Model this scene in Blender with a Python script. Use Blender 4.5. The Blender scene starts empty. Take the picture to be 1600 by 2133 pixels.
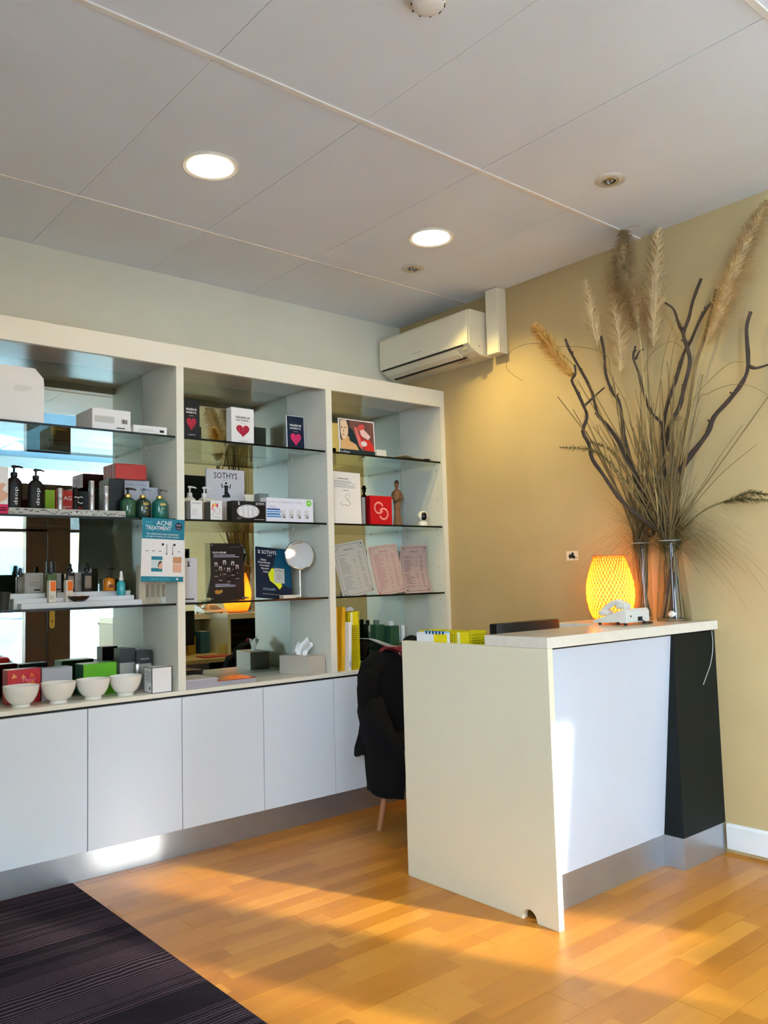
import bpy, bmesh, math, random
from mathutils import Vector, Matrix
random.seed(7)
SC = bpy.context.scene
COL = SC.collection

# ------------------------------------------------------------------ camera
def camera():
    cy, sy = math.cos(.7028), math.sin(.7028)
    cp, sp = math.cos(.0811), math.sin(.0811)
    cr, sr = math.cos(-.0274), math.sin(-.0274)
    f = Vector((sy * cp, cy * cp, sp)); r = Vector((cy, -sy, 0)); u = r.cross(f)
    R = r * cr + u * sr; U = -r * sr + u * cr
    m = Matrix(((R.x, U.x, -f.x, -3.5745), (R.y, U.y, -f.y, -4.0091), (R.z, U.z, -f.z, 1.2364), (0, 0, 0, 1)))
    cd = bpy.data.cameras.new('camera'); cd.sensor_fit = 'HORIZONTAL'; cd.sensor_width = 36
    cd.lens = 36 * 1734.8 / 1600; cd.clip_start = .02
    o = bpy.data.objects.new('camera', cd); o.matrix_world = m; COL.objects.link(o); SC.camera = o
camera()

# ------------------------------------------------------------------ world, sun, exposure
SKY_STRENGTH = 33.0
SUN_ENERGY = 6.2
DOWNLIGHT = 22.0
SC.view_settings.view_transform = 'Standard'; SC.view_settings.look = 'None'
SC.view_settings.gamma = 1.0; SC.view_settings.use_curve_mapping = False
SC.view_settings.exposure = 0.97
w = bpy.data.worlds.new('sky'); SC.world = w; w.use_nodes = True
nt = w.node_tree; nt.nodes.clear()
wo = nt.nodes.new('ShaderNodeOutputWorld'); bg = nt.nodes.new('ShaderNodeBackground')
bg.inputs['Color'].default_value = (.63, .80, 1.0, 1); bg.inputs['Strength'].default_value = SKY_STRENGTH
nt.links.new(bg.outputs[0], wo.inputs[0])
sd = bpy.data.lights.new('sun', 'SUN'); sd.energy = SUN_ENERGY; sd.angle = math.radians(1.6); sd.color = (1, .93, .80)
so = bpy.data.objects.new('sun', sd); COL.objects.link(so)
so.rotation_euler = Vector((-.394, 1, -.44)).to_track_quat('-Z', 'Y').to_euler(); so.location = (3, -12, 6)
SC.cycles.max_bounces = 10; SC.cycles.diffuse_bounces = 5; SC.cycles.glossy_bounces = 6
SC.cycles.transmission_bounces = 8; SC.cycles.transparent_max_bounces = 16
SC.cycles.caustics_reflective = False; SC.cycles.caustics_refractive = False
SC.cycles.sample_clamp_indirect = 6.0
for x, wd in ((-.3, .6), (-1.42, .9), (-2.45, 1.1), (-4.45, 1.1)):           # light portals in the shop window openings and the added window
    pd = bpy.data.lights.new('window_portal', 'AREA'); pd.shape = 'RECTANGLE'; pd.size = wd; pd.size_y = 2.9
    pd.cycles.is_portal = True
    po = bpy.data.objects.new('window_portal', pd); COL.objects.link(po)
    po.location = (x, -4.52, 1.5); po.rotation_euler = (math.radians(90), 0, 0)

# ------------------------------------------------------------------ materials
def lin(c):
    c = c / 255.0
    return c / 12.92 if c <= .04045 else ((c + .055) / 1.055) ** 2.4
def rgb(*c): return (lin(c[0]), lin(c[1]), lin(c[2]), 1)
MATS = {}
def mat(name, col=(200, 200, 200), rough=.5, metal=0, spec=.5, var=0, scale=8, bump=0, bscale=200, coat=0, emit=0, ecol=None, sheen=0):
    """principled material; var adds a noise variation of the colour, bump a fine relief"""
    if name in MATS: return MATS[name]
    m = bpy.data.materials.new(name); m.use_nodes = True; t = m.node_tree; b = t.nodes['Principled BSDF']
    c = rgb(*col); b.inputs['Base Color'].default_value = c
    b.inputs['Roughness'].default_value = rough; b.inputs['Metallic'].default_value = metal
    b.inputs['Specular IOR Level'].default_value = spec; b.inputs['Coat Weight'].default_value = coat
    b.inputs['Coat Roughness'].default_value = .08; b.inputs['Sheen Weight'].default_value = sheen
    if var or bump:
        tc = t.nodes.new('ShaderNodeTexCoord')
    if var:
        n = t.nodes.new('ShaderNodeTexNoise'); n.inputs['Scale'].default_value = scale; n.inputs['Detail'].default_value = 4
        t.links.new(tc.outputs['Object'], n.inputs['Vector'])
        r = t.nodes.new('ShaderNodeValToRGB')
        r.color_ramp.elements[0].position = .3; r.color_ramp.elements[1].position = .7
        r.color_ramp.elements[0].color = tuple(v * (1 - var) for v in c[:3]) + (1,)
        r.color_ramp.elements[1].color = tuple(min(1, v * (1 + var)) for v in c[:3]) + (1,)
        t.links.new(n.outputs['Fac'], r.inputs['Fac']); t.links.new(r.outputs['Color'], b.inputs['Base Color'])
    if bump:
        n2 = t.nodes.new('ShaderNodeTexNoise'); n2.inputs['Scale'].default_value = bscale; n2.inputs['Detail'].default_value = 3
        t.links.new(tc.outputs['Object'], n2.inputs['Vector'])
        bp = t.nodes.new('ShaderNodeBump'); bp.inputs['Strength'].default_value = bump; bp.inputs['Distance'].default_value = .002
        t.links.new(n2.outputs['Fac'], bp.inputs['Height']); t.links.new(bp.outputs['Normal'], b.inputs['Normal'])
    if emit:
        b.inputs['Emission Color'].default_value = rgb(*(ecol or col)); b.inputs['Emission Strength'].default_value = emit
    MATS[name] = m
    return m
def clear_glass(name, tint=(235, 245, 240), rough=0.0, ior=1.45, gloss=1.0):
    """thin clear sheet: light passes straight through, the fresnel share is mirrored"""
    if name in MATS: return MATS[name]
    m = bpy.data.materials.new(name); m.use_nodes = True; t = m.node_tree; t.nodes.clear()
    o = t.nodes.new('ShaderNodeOutputMaterial'); mx = t.nodes.new('ShaderNodeMixShader')
    tr = t.nodes.new('ShaderNodeBsdfTransparent'); tr.inputs[0].default_value = rgb(*tint)
    gl = t.nodes.new('ShaderNodeBsdfGlossy'); gl.inputs['Roughness'].default_value = rough; gl.inputs['Color'].default_value = (gloss, gloss, gloss, 1)
    g = t.nodes.new('ShaderNodeNewGeometry'); dt = t.nodes.new('ShaderNodeVectorMath'); dt.operation = 'DOT_PRODUCT'
    t.links.new(g.outputs['Incoming'], dt.inputs[0]); t.links.new(g.outputs['Normal'], dt.inputs[1])
    ab = t.nodes.new('ShaderNodeMath'); ab.operation = 'ABSOLUTE'; t.links.new(dt.outputs['Value'], ab.inputs[0])
    sb = t.nodes.new('ShaderNodeMath'); sb.operation = 'SUBTRACT'; sb.inputs[0].default_value = 1; t.links.new(ab.outputs[0], sb.inputs[1])
    pw = t.nodes.new('ShaderNodeMath'); pw.operation = 'POWER'; pw.inputs[1].default_value = 5; t.links.new(sb.outputs[0], pw.inputs[0])
    f0 = ((ior - 1) / (ior + 1)) ** 2
    fr = t.nodes.new('ShaderNodeMath'); fr.operation = 'MULTIPLY_ADD'; fr.inputs[1].default_value = 1 - f0; fr.inputs[2].default_value = f0; t.links.new(pw.outputs[0], fr.inputs[0])
    t.links.new(fr.outputs[0], mx.inputs[0]); t.links.new(tr.outputs[0], mx.inputs[1]); t.links.new(gl.outputs[0], mx.inputs[2])
    t.links.new(mx.outputs[0], o.inputs[0]); MATS[name] = m
    return m
def wood_floor():
    m = bpy.data.materials.new('beech_planks'); m.use_nodes = True; t = m.node_tree; b = t.nodes['Principled BSDF']; L = t.links.new
    g = t.nodes.new('ShaderNodeNewGeometry'); oi = t.nodes.new('ShaderNodeObjectInfo')
    mp = t.nodes.new('ShaderNodeMapping'); mp.inputs['Scale'].default_value = (1.6, 28, 1); L(g.outputs['Position'], mp.inputs['Vector'])
    ad = t.nodes.new('ShaderNodeVectorMath'); ad.operation = 'ADD'; L(mp.outputs[0], ad.inputs[0])
    sc = t.nodes.new('ShaderNodeVectorMath'); sc.operation = 'SCALE'; sc.inputs[0].default_value = (17, 5, 31); L(oi.outputs['Random'], sc.inputs['Scale']); L(sc.outputs[0], ad.inputs[1])
    n = t.nodes.new('ShaderNodeTexNoise'); n.inputs['Scale'].default_value = 1; n.inputs['Detail'].default_value = 5; n.inputs['Roughness'].default_value = .6; L(ad.outputs[0], n.inputs['Vector'])
    # two to three strips per plank with their own tone
    sx = t.nodes.new('ShaderNodeSeparateXYZ'); L(g.outputs['Position'], sx.inputs[0])
    dv = t.nodes.new('ShaderNodeMath'); dv.operation = 'DIVIDE'; dv.inputs[1].default_value = .0725; L(sx.outputs['Y'], dv.inputs[0])
    fl = t.nodes.new('ShaderNodeMath'); fl.operation = 'FLOOR'; L(dv.outputs[0], fl.inputs[0])
    xo = t.nodes.new('ShaderNodeMath'); xo.operation = 'MULTIPLY_ADD'; xo.inputs[1].default_value = .377; L(fl.outputs[0], xo.inputs[0]); L(sx.outputs['X'], xo.inputs[2])
    dx = t.nodes.new('ShaderNodeMath'); dx.operation = 'DIVIDE'; dx.inputs[1].default_value = .42; L(xo.outputs[0], dx.inputs[0])
    fx = t.nodes.new('ShaderNodeMath'); fx.operation = 'FLOOR'; L(dx.outputs[0], fx.inputs[0])
    cb = t.nodes.new('ShaderNodeCombineXYZ'); L(fx.outputs[0], cb.inputs[0]); L(fl.outputs[0], cb.inputs[1])
    wn = t.nodes.new('ShaderNodeTexWhiteNoise'); wn.noise_dimensions = '3D'; L(cb.outputs[0], wn.inputs['Vector'])
    ma = t.nodes.new('ShaderNodeMath'); ma.operation = 'MULTIPLY_ADD'; ma.inputs[1].default_value = .45; L(n.outputs['Fac'], ma.inputs[0])
    m2 = t.nodes.new('ShaderNodeMath'); m2.operation = 'MULTIPLY'; m2.inputs[1].default_value = .55; L(wn.outputs['Value'], m2.inputs[0]); L(m2.outputs[0], ma.inputs[2])
    r = t.nodes.new('ShaderNodeValToRGB'); e = r.color_ramp.elements
    e[0].position = .05; e[0].color = rgb(146, 88, 24); e[1].position = .95; e[1].color = rgb(192, 132, 50)
    k = r.color_ramp.elements.new(.5); k.color = rgb(172, 108, 30)
    L(ma.outputs[0], r.inputs['Fac']); L(r.outputs[0], b.inputs['Base Color'])
    b.inputs['Roughness'].default_value = .33; b.inputs['Specular IOR Level'].default_value = .45
    bp = t.nodes.new('ShaderNodeBump'); bp.inputs['Strength'].default_value = .04; bp.inputs['Distance'].default_value = .001; L(n.outputs['Fac'], bp.inputs['Height']); L(bp.outputs[0], b.inputs['Normal'])
    return m
def rug_material():
    m = bpy.data.materials.new('plum_ribbed_rug'); m.use_nodes = True; t = m.node_tree; b = t.nodes['Principled BSDF']; L = t.links.new
    g = t.nodes.new('ShaderNodeNewGeometry')
    n1 = t.nodes.new('ShaderNodeTexNoise'); n1.inputs['Scale'].default_value = 9; n1.inputs['Detail'].default_value = 3; L(g.outputs['Position'], n1.inputs['Vector'])
    sx = t.nodes.new('ShaderNodeSeparateXYZ'); L(g.outputs['Position'], sx.inputs[0])
    ln = t.nodes.new('ShaderNodeTexNoise'); ln.noise_dimensions = '1D'; ln.inputs['Scale'].default_value = 3.4; ln.inputs['Detail'].default_value = 1; L(sx.outputs['Y'], ln.inputs['W'])
    a1 = t.nodes.new('ShaderNodeMath'); a1.operation = 'MULTIPLY_ADD'; a1.inputs[1].default_value = .014; L(n1.outputs['Fac'], a1.inputs[0]); L(sx.outputs['Y'], a1.inputs[2])
    a2 = t.nodes.new('ShaderNodeMath'); a2.operation = 'MULTIPLY_ADD'; a2.inputs[1].default_value = .19; L(ln.outputs['Fac'], a2.inputs[0]); L(a1.outputs[0], a2.inputs[2])
    fr = t.nodes.new('ShaderNodeMath'); fr.operation = 'MULTIPLY'; fr.inputs[1].default_value = 74; L(a2.outputs[0], fr.inputs[0])
    ff = t.nodes.new('ShaderNodeMath'); ff.operation = 'FRACT'; L(fr.outputs[0], ff.inputs[0])
    pp = t.nodes.new('ShaderNodeMath'); pp.operation = 'PINGPONG'; pp.inputs[1].default_value = .5; L(ff.outputs[0], pp.inputs[0])
    r = t.nodes.new('ShaderNodeValToRGB'); e = r.color_ramp.elements
    e[0].position = .05; e[0].color = rgb(108, 84, 93); e[1].position = .24; e[1].color = rgb(34, 26, 33); 
    fk = t.nodes.new('ShaderNodeMath'); fk.operation = 'FLOOR'; L(fr.outputs[0], fk.inputs[0])
    wn = t.nodes.new('ShaderNodeTexWhiteNoise'); wn.noise_dimensions = '1D'; L(fk.outputs[0], wn.inputs['W'])
    cn = t.nodes.new('ShaderNodeTexNoise'); cn.noise_dimensions = '1D'; cn.inputs['Scale'].default_value = 2.6; cn.inputs['Detail'].default_value = 0; L(sx.outputs['Y'], cn.inputs['W'])
    cm = t.nodes.new('ShaderNodeMapRange'); cm.inputs['From Min'].default_value = .35; cm.inputs['From Max'].default_value = .62; L(cn.outputs['Fac'], cm.inputs['Value'])
    gt = t.nodes.new('ShaderNodeMath'); gt.operation = 'GREATER_THAN'; L(wn.outputs['Value'], gt.inputs[0]); L(cm.outputs[0], gt.inputs[1])
    pg = t.nodes.new('ShaderNodeMath'); pg.operation = 'MAXIMUM'; L(pp.outputs[0], pg.inputs[0]); L(gt.outputs[0], pg.inputs[1]); L(pg.outputs[0], r.inputs['Fac'])
    nf = t.nodes.new('ShaderNodeTexNoise'); nf.inputs['Scale'].default_value = 260; L(g.outputs['Position'], nf.inputs['Vector'])
    mx = t.nodes.new('ShaderNodeMix'); mx.data_type = 'RGBA'; mx.blend_type = 'MULTIPLY'; mx.inputs['Factor'].default_value = .8
    L(r.outputs[0], mx.inputs['A'])
    r2 = t.nodes.new('ShaderNodeValToRGB'); r2.color_ramp.elements[0].position = .3; r2.color_ramp.elements[0].color = (.35, .35, .35, 1); L(nf.outputs['Fac'], r2.inputs['Fac']); L(r2.outputs[0], mx.inputs['B'])
    L(mx.outputs['Result'], b.inputs['Base Color']); b.inputs['Roughness'].default_value = 1; b.inputs['Specular IOR Level'].default_value = .1; b.inputs['Sheen Weight'].default_value = .0
    bp = t.nodes.new('ShaderNodeBump'); bp.inputs['Strength'].default_value = .6; bp.inputs['Distance'].default_value = .003; L(pp.outputs[0], bp.inputs['Height']); L(bp.outputs[0], b.inputs['Normal'])
    return m

# ------------------------------------------------------------------ mesh helpers
def BM(): return bmesh.new()
def box(bm, x0, x1, y0, y1, z0, z1, bev=0, seg=2):
    r = bmesh.ops.create_cube(bm, size=1)
    vs = r['verts']
    for v in vs:
        v.co = Vector(((x0 + x1) / 2 + v.co.x * (x1 - x0), (y0 + y1) / 2 + v.co.y * (y1 - y0), (z0 + z1) / 2 + v.co.z * (z1 - z0)))
    if bev:
        es = set()
        for v in vs: es.update(v.link_edges)
        bmesh.ops.bevel(bm, geom=list(es), offset=bev, segments=seg, affect='EDGES', profile=.5)
    return bm
def prism(bm, pts, d0, d1, axis='y', bev=0):
    """extrude a 2-D outline between d0 and d1 along an axis; pts are (x,z) for y, (y,z) for x, (x,y) for z"""
    def P(p, d):
        return (p[0], d, p[1]) if axis == 'y' else (d, p[0], p[1]) if axis == 'x' else (p[0], p[1], d)
    a = [bm.verts.new(P(p, d0)) for p in pts]; b = [bm.verts.new(P(p, d1)) for p in pts]
    fs = [bm.faces.new(a), bm.faces.new(b[::-1])]
    n = len(pts)
    for i in range(n):
        fs.append(bm.faces.new((a[i], b[i], b[(i + 1) % n], a[(i + 1) % n])))
    bmesh.ops.recalc_face_normals(bm, faces=fs)
    if bev:
        es = set(); [es.update(f.edges) for f in fs[:2]]
        bmesh.ops.bevel(bm, geom=list(es), offset=bev, segments=2, affect='EDGES', profile=.5)
    return bm
def lathe(bm, prof, seg=32, c=(0, 0, 0), cap=True, sx=1, sy=1):
    rings = []
    for r, z in prof:
        rings.append([bm.verts.new((c[0] + sx * r * math.cos(2 * math.pi * i / seg), c[1] + sy * r * math.sin(2 * math.pi * i / seg), c[2] + z)) for i in range(seg)])
    for a, b in zip(rings, rings[1:]):
        for i in range(seg):
            bm.faces.new((a[i], a[(i + 1) % seg], b[(i + 1) % seg], b[i]))
    if cap:
        if prof[0][0] > 1e-5: bm.faces.new(rings[0][::-1])
        if prof[-1][0] > 1e-5: bm.faces.new(rings[-1])
    return bm
def smooth_path(pts, n=4):
    if len(pts) < 3: return [Vector(p) for p in pts]
    P = [Vector(p) for p in pts]; out = []
    for i in range(len(P) - 1):
        p0 = P[max(i - 1, 0)]; p1 = P[i]; p2 = P[i + 1]; p3 = P[min(i + 2, len(P) - 1)]
        for k in range(n):
            s = k / n
            out.append(.5 * ((2 * p1) + (p2 - p0) * s + (2 * p0 - 5 * p1 + 4 * p2 - p3) * s * s + (3 * p1 - p0 - 3 * p2 + p3) * s ** 3))
    out.append(P[-1])
    return out
def tube(bm, pts, rad, seg=8, taper=None, jit=0, cap=True):
    """tube along a path; rad a number or (start, end)"""
    P = [Vector(p) for p in pts]; n = len(P); rings = []
    r0, r1 = (rad, rad) if not isinstance(rad, (tuple, list)) else rad
    up = Vector((0, 0, 1)); prev = None
    for i, p in enumerate(P):
        t = (P[min(i + 1, n - 1)] - P[max(i - 1, 0)])
        if t.length < 1e-9: t = Vector((0, 0, 1))
        t.normalize()
        if prev is None:
            a = t.cross(up if abs(t.z) < .9 else Vector((1, 0, 0))).normalized()
        else:
            a = (prev - t * prev.dot(t)).normalized()
        prev = a; b = t.cross(a)
        r = r0 + (r1 - r0) * i / max(1, n - 1)
        if jit: r *= 1 + random.uniform(-jit, jit)
        rings.append([bm.verts.new(p + (a * math.cos(2 * math.pi * k / seg) + b * math.sin(2 * math.pi * k / seg)) * r) for k in range(seg)])
    for u, v in zip(rings, rings[1:]):
        for k in range(seg): bm.faces.new((u[k], u[(k + 1) % seg], v[(k + 1) % seg], v[k]))
    if cap: bm.faces.new(rings[0][::-1]); bm.faces.new(rings[-1])
    return bm
def ribbon(bm, pts, w0, w1, side, dz=0.0):
    P = [Vector(p) for p in pts]; n = len(P); s = Vector(side).normalized(); prev = None
    for i, p in enumerate(P):
        w = w0 + (w1 - w0) * i / max(1, n - 1)
        a = bm.verts.new(p - s * w); b = bm.verts.new(p + s * w)
        if prev: bm.faces.new((prev[0], prev[1], b, a))
        prev = (a, b)
    return bm
def obj(name, bm, m, parent=None, smooth=False, loc=None, rot=None, kind=None):
    if isinstance(bm, bpy.types.Mesh): me = bm
    else:
        me = bpy.data.meshes.new(name); bm.to_mesh(me); bm.free()
        if smooth:
            me.polygons.foreach_set('use_smooth', [True] * len(me.polygons))
            try: me.set_sharp_from_angle(angle=math.radians(40))
            except Exception: pass
    me.materials.clear(); me.materials.append(m)
    o = bpy.data.objects.new(name, me); COL.objects.link(o)
    if parent is not None: o.parent = parent
    if loc is not None: o.location = loc
    if rot is not None: o.rotation_euler = rot
    if kind: o['kind'] = kind
    return o
def thing(name, label, cat, loc=(0, 0, 0), rot=(0, 0, 0), group=None):
    o = bpy.data.objects.new(name, None); COL.objects.link(o); o.empty_display_size = .05
    o.location = loc; o.rotation_euler = rot; o['label'] = label; o['category'] = cat
    if group: o['group'] = group
    return o
def tag(o, label, cat, group=None, kind=None):
    o['label'] = label; o['category'] = cat
    if group: o['group'] = group
    if kind: o['kind'] = kind
    return o
def struct(name, bm, m, parent=None, smooth=False):
    o = obj(name, bm, m, parent, smooth)
    if parent is None: o['kind'] = 'structure'
    return o
TXT = {}
def text_mesh(body, bold=0.0, spacing=1.0):
    key = (body, bold, spacing)
    if key not in TXT:
        cu = bpy.data.curves.new('lettering', 'FONT'); cu.body = body; cu.resolution_u = 2; cu.offset = bold; cu.space_character = spacing
        cu.align_x = 'LEFT'; cu.fill_mode = 'BOTH'
        ob = bpy.data.objects.new('lettering', cu); COL.objects.link(ob)
        me = bpy.data.meshes.new_from_object(ob)
        bpy.data.objects.remove(ob)
        co = [v.co.copy() for v in me.vertices]
        TXT[key] = ([tuple(c) for c in co], [tuple(p.vertices) for p in me.polygons])
        bpy.data.meshes.remove(me)
    return TXT[key]
def letters(parent, body, x, y, z, w, h, m, face='-y', bold=0.0, spacing=1.0, vertical=False, mirror=False, name='lettering'):
    """print flat lettering that fills w x h centred on (x, z) of a face; face '-y' front, '-x' left side, '+z' top"""
    co, fs = text_mesh(body, bold, spacing)
    xs = [c[0] for c in co]; ys = [c[1] for c in co]
    x0, x1, y0, y1 = min(xs), max(xs), min(ys), max(ys)
    if w is None: w = h * (x1 - x0) / (y1 - y0)
    if h is None: h = w * (y1 - y0) / (x1 - x0)
    bm = BM(); vs = []
    for c in co:
        a = ((c[0] - x0) / (x1 - x0) - .5) * w; b = ((c[1] - y0) / (y1 - y0) - .5) * h
        if vertical: a, b = b, -a
        if face == '-y': p = (x + a, y, z + b)
        elif face == '-x': p = (x, y - a, z + b)
        elif face == '+y': p = (x - a, y, z + b)
        else: p = (x + a, y + b, z)
        vs.append(bm.verts.new(p))
    for f in fs:
        try: bm.faces.new([vs[i] for i in f])
        except ValueError: pass
    return obj(name, bm, m, parent)
def flat(bm, pts, y, face='-y'):
    """a flat printed patch: polygon of (x,z) just in front of a face"""
    P = [(p[0], y, p[1]) if face == '-y' else (y, p[0], p[1]) if face == '-x' else (p[0], p[1], y) for p in pts]
    bm.faces.new([bm.verts.new(p) for p in P])
    return bm
def rect(bm, x0, x1, z0, z1, y, face='-y'):
    return flat(bm, [(x0, z0), (x1, z0), (x1, z1), (x0, z1)], y, face)
def ellipse(bm, cx, cz, rx, rz, y, n=24, face='-y'):
    return flat(bm, [(cx + rx * math.cos(2 * math.pi * i / n), cz + rz * math.sin(2 * math.pi * i / n)) for i in range(n)], y, face)

# ================================================================== SETTING
XL = -5.6; YG = -4.5; H = 2.882
M_white_wall = mat('pale_wall_paint', (216, 212, 194), .85, spec=.2, var=.03, scale=3)
M_yellow_wall = mat('warm_sand_wall_paint', (180, 157, 113), .85, spec=.2, var=.05, scale=2.2, bump=.12, bscale=160)
M_tile = mat('ceiling_tile_paint', (224, 229, 234), .9, spec=.15, var=.025, scale=3)
M_runner = mat('ceiling_runner_paint', (228, 222, 212), .7, spec=.2)
M_lam = mat('cream_white_laminate', (226, 223, 208), .35, spec=.45)
M_door = mat('white_laminate_door', (218, 226, 236), .3, spec=.45)
M_gap = mat('black_gap', (14, 14, 15), .7)
M_alu = mat('brushed_aluminium', (178, 184, 192), .34, metal=.85, var=.06, scale=5)
M_mirror = mat('mirror_silver', (206, 219, 210), .0, metal=1)
M_glass = clear_glass('shelf_glass', (232, 243, 238), ior=1.5)
M_gedge = mat('glass_edge_dark', (5, 10, 9), .25, spec=.25)
M_brown = mat('dark_brown_timber', (58, 34, 20), .35, var=.2, scale=14)
M_baseb = mat('baseboard_paint', (214, 214, 212), .55, var=.05, scale=9)
M_brass = mat('brass', (196, 166, 92), .3, metal=1)
M_pane = clear_glass('window_glass', (250, 252, 252), ior=1.4)

# floor: backing + planks
fl = struct('floor', box(BM(), XL, 0, YG, 0, -.05, -.012), mat('floor_backing', (70, 45, 20), .9))
M_floor = wood_floor()
pw, plen, gap = .145, 1.21, .0007
bm = BM(); box(bm, -plen / 2 + gap, plen / 2 - gap, -pw / 2 + gap, pw / 2 - gap, -.0119, 0)
plank_me = bpy.data.meshes.new('plank'); bm.to_mesh(plank_me); bm.free(); plank_me.materials.append(M_floor)
offs = [0, .47, .83, .22, .66, 1.05, .35, .9, .12, .58]
row = 0; y = 0.0
while y > YG + .02:
    x = plen - offs[row % 10]
    hw = min(pw, y - YG)
    while x > XL:
        x0 = max(x - plen, XL); x1 = min(x, 0)
        if x1 - x0 > .03:
            full = abs((x1 - x0) - plen) < 1e-4 and hw == pw
            if full:
                o = bpy.data.objects.new('plank', plank_me); COL.objects.link(o); o.location = ((x0 + x1) / 2, y - pw / 2, 0)
            else:
                bm = BM(); box(bm, x0 + gap, x1 - gap, y - hw + gap, y - gap, -.0119, 0)
                o = obj('plank', bm, M_floor)
            o.parent = fl
        x -= plen
    y -= pw; row += 1

# ceiling: backing, tiles with open joints, runners
CE = -3.9
ce = struct('ceiling', box(BM(), XL, 0, CE, .0, H + .012, H + .2), mat('ceiling_void', (120, 115, 105), .9))
ylines = [0, -.6158, -1.7957, -2.976, CE]
xl = [0]; x = -.5434
while x > XL: xl.append(x); x -= .6
xl.append(XL)
for j in range(4):
    for i in range(len(xl) - 1):
        bm = BM(); box(bm, xl[i + 1] + .0011, xl[i] - .0011, ylines[j + 1] + .0011, ylines[j] - .0011, H + random.uniform(0, .0014), H + .0119)
        o = obj('ceiling_tile', bm, M_tile, ce)
for yy in ylines[1:4]:
    wd = .011 if yy < -1 else .006
    bm = BM(); box(bm, XL, 0, yy - wd, yy + wd, H - (.005 if yy < -1 else .0025), H + .004, .001, 1)
    obj('runner', bm, M_runner, ce)
# raised bay over the shop window
struct('ceiling_bay', box(BM(), XL, 0, YG, CE, 3.22, 3.3), M_tile)
struct('wall_bulkhead', box(BM(), XL, 0, CE - .001, CE + .05, H + .013, 3.22), M_white_wall)

# walls
struct('wall_back', box(BM(), XL - .15, .15, .0, .15, -.05, 3.1), M_white_wall)
struct('wall_right', box(BM(), 0, .15, YG - .062, 0, -.05, 3.3), M_yellow_wall)
struct('wall_left', box(BM(), XL - .15, XL, YG - .15, 0, -.05, 3.3), M_white_wall)
bb = BM(); prism(bb, [(-.0, .018), (-.016, .018), (-.016, .115), (-.010, .126), (0, .126)], YG, -2.08, axis='y')
struct('baseboard_right', bb, M_baseb)
bb = BM(); prism(bb, [(XL, .0), (XL + .016, .0), (XL + .016, .115), (XL + .010, .126), (XL, .126)], YG, -.4, axis='y')
struct('baseboard_left', bb, M_baseb)

# shop front: dark timber frame with glass, recessed plinth of pale wall on the left
WA, WB, WC, WD = -5.0, -3.9, .95, 2.4
for nm_, x0_, x1_, z0_, z1_ in (('wall_front', XL, WA, -.05, 3.3), ('wall_front_pier', WB, -3.12, -.05, 3.3), ('wall_front_sill', WA, WB, -.05, WC), ('wall_front_lintel', WA, WB, WD, 3.3)):
    sf = BM(); box(sf, x0_, x1_, YG - .15, YG, z0_, z1_); struct(nm_, sf, M_white_wall)
w2 = thing('window_added_light', 'x', 'x'); w2['kind'] = 'structure'; del w2['category']; del w2['label']  # unseen window added to bring more daylight in from the left
WM = (WA + WB) / 2
for (x0_, x1_) in ((WA, WA + .06), (WM - .03, WM + .03), (WB - .06, WB)): obj('post', box(BM(), x0_, x1_, YG - .10, YG - .01, WC, WD, .004), M_brown, w2)
for (x0_, x1_) in ((WA + .06, WM - .03), (WM + .03, WB - .06)):
    for (z0_, z1_) in ((WC, WC + .06), (WD - .06, WD)): obj('rail', box(BM(), x0_, x1_, YG - .10, YG - .01, z0_, z1_, .004), M_brown, w2)
    obj('pane', box(BM(), x0_, x1_, YG - .06, YG - .054, WC + .06, WD - .06), M_pane, w2)
sf = BM(); box(sf, -3.12, 0, YG - .15, YG, 3.1, 3.3); struct('wall_front_head', sf, M_white_wall)
sf = BM(); box(sf, -.24, 0, YG - .12, YG - .02, -.0, .86, .004); struct('wall_front_parapet', sf, mat('grey_parapet', (168, 160, 152), .7))
wd = BM(); box(wd, -.285, 0, YG - .14, YG + .03, .86, .885, .004); struct('trim_1', wd, M_door)
fr = thing('window_1', 'dark brown timber shop front with tall panes and a transom light', 'shop front'); fr['kind'] = 'structure'
del fr['category']; del fr['label']
for (x0, x1) in ((-3.12, -3.04), (-1.95, -1.86), (-.012, 0)):
    obj('post', box(BM(), x0, x1, YG - .10, YG - .01, 0, 3.1, .004), M_brown, fr)
obj('transom_rail', box(BM(), -3.04, -.012, YG - .11, YG, 1.80, 2.28, .006), M_brown, fr)
obj('head_rail', box(BM(), -3.04, -.012, YG - .10, YG - .01, 3.02, 3.1, .004), M_brown, fr)
obj('bottom_rail', box(BM(), -3.04, -1.95, YG - .10, YG - .01, 0, .12, .004), M_brown, fr)
for (x0, x1) in ((-3.04, -1.95), (-1.86, -.012)):
    obj('transom_pane', box(BM(), x0, x1, YG - .06, YG - .054, 2.28, 3.02), M_pane, fr)
obj('pane', box(BM(), -3.04, -1.95, YG - .06, YG - .054, .12, 1.93), M_pane, fr)
d = thing('door_1', 'x', 'x'); d['kind'] = 'structure'; del d['category']; del d['label']
for (x0, x1, p) in ((-1.86, -.99, 0), (-.56, -.012, 1)):
    obj('pane', box(BM(), x0 if p else x0 + .08, x1, YG - .06, YG - .054, .12, 1.93), M_pane, d)
obj('stile', box(BM(), -.99, -.785, YG - .10, YG, 0, 1.93, .006), M_brown, d)
obj('stile', box(BM(), -.778, -.56, YG - .085, YG + .015, 0, 1.93, .006), M_brown, d)
obj('stile', box(BM(), -1.86, -1.78, YG - .10, YG, 0, 1.93, .006), M_brown, d)
obj('rail', box(BM(), -1.78, -.99, YG - .10, YG, 0, .12, .004), M_brown, d)
obj('rail', box(BM(), -.56, -.24, YG - .10, YG, 0, .12, .004), M_brown, d)
es = BM(); pts = []
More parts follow.
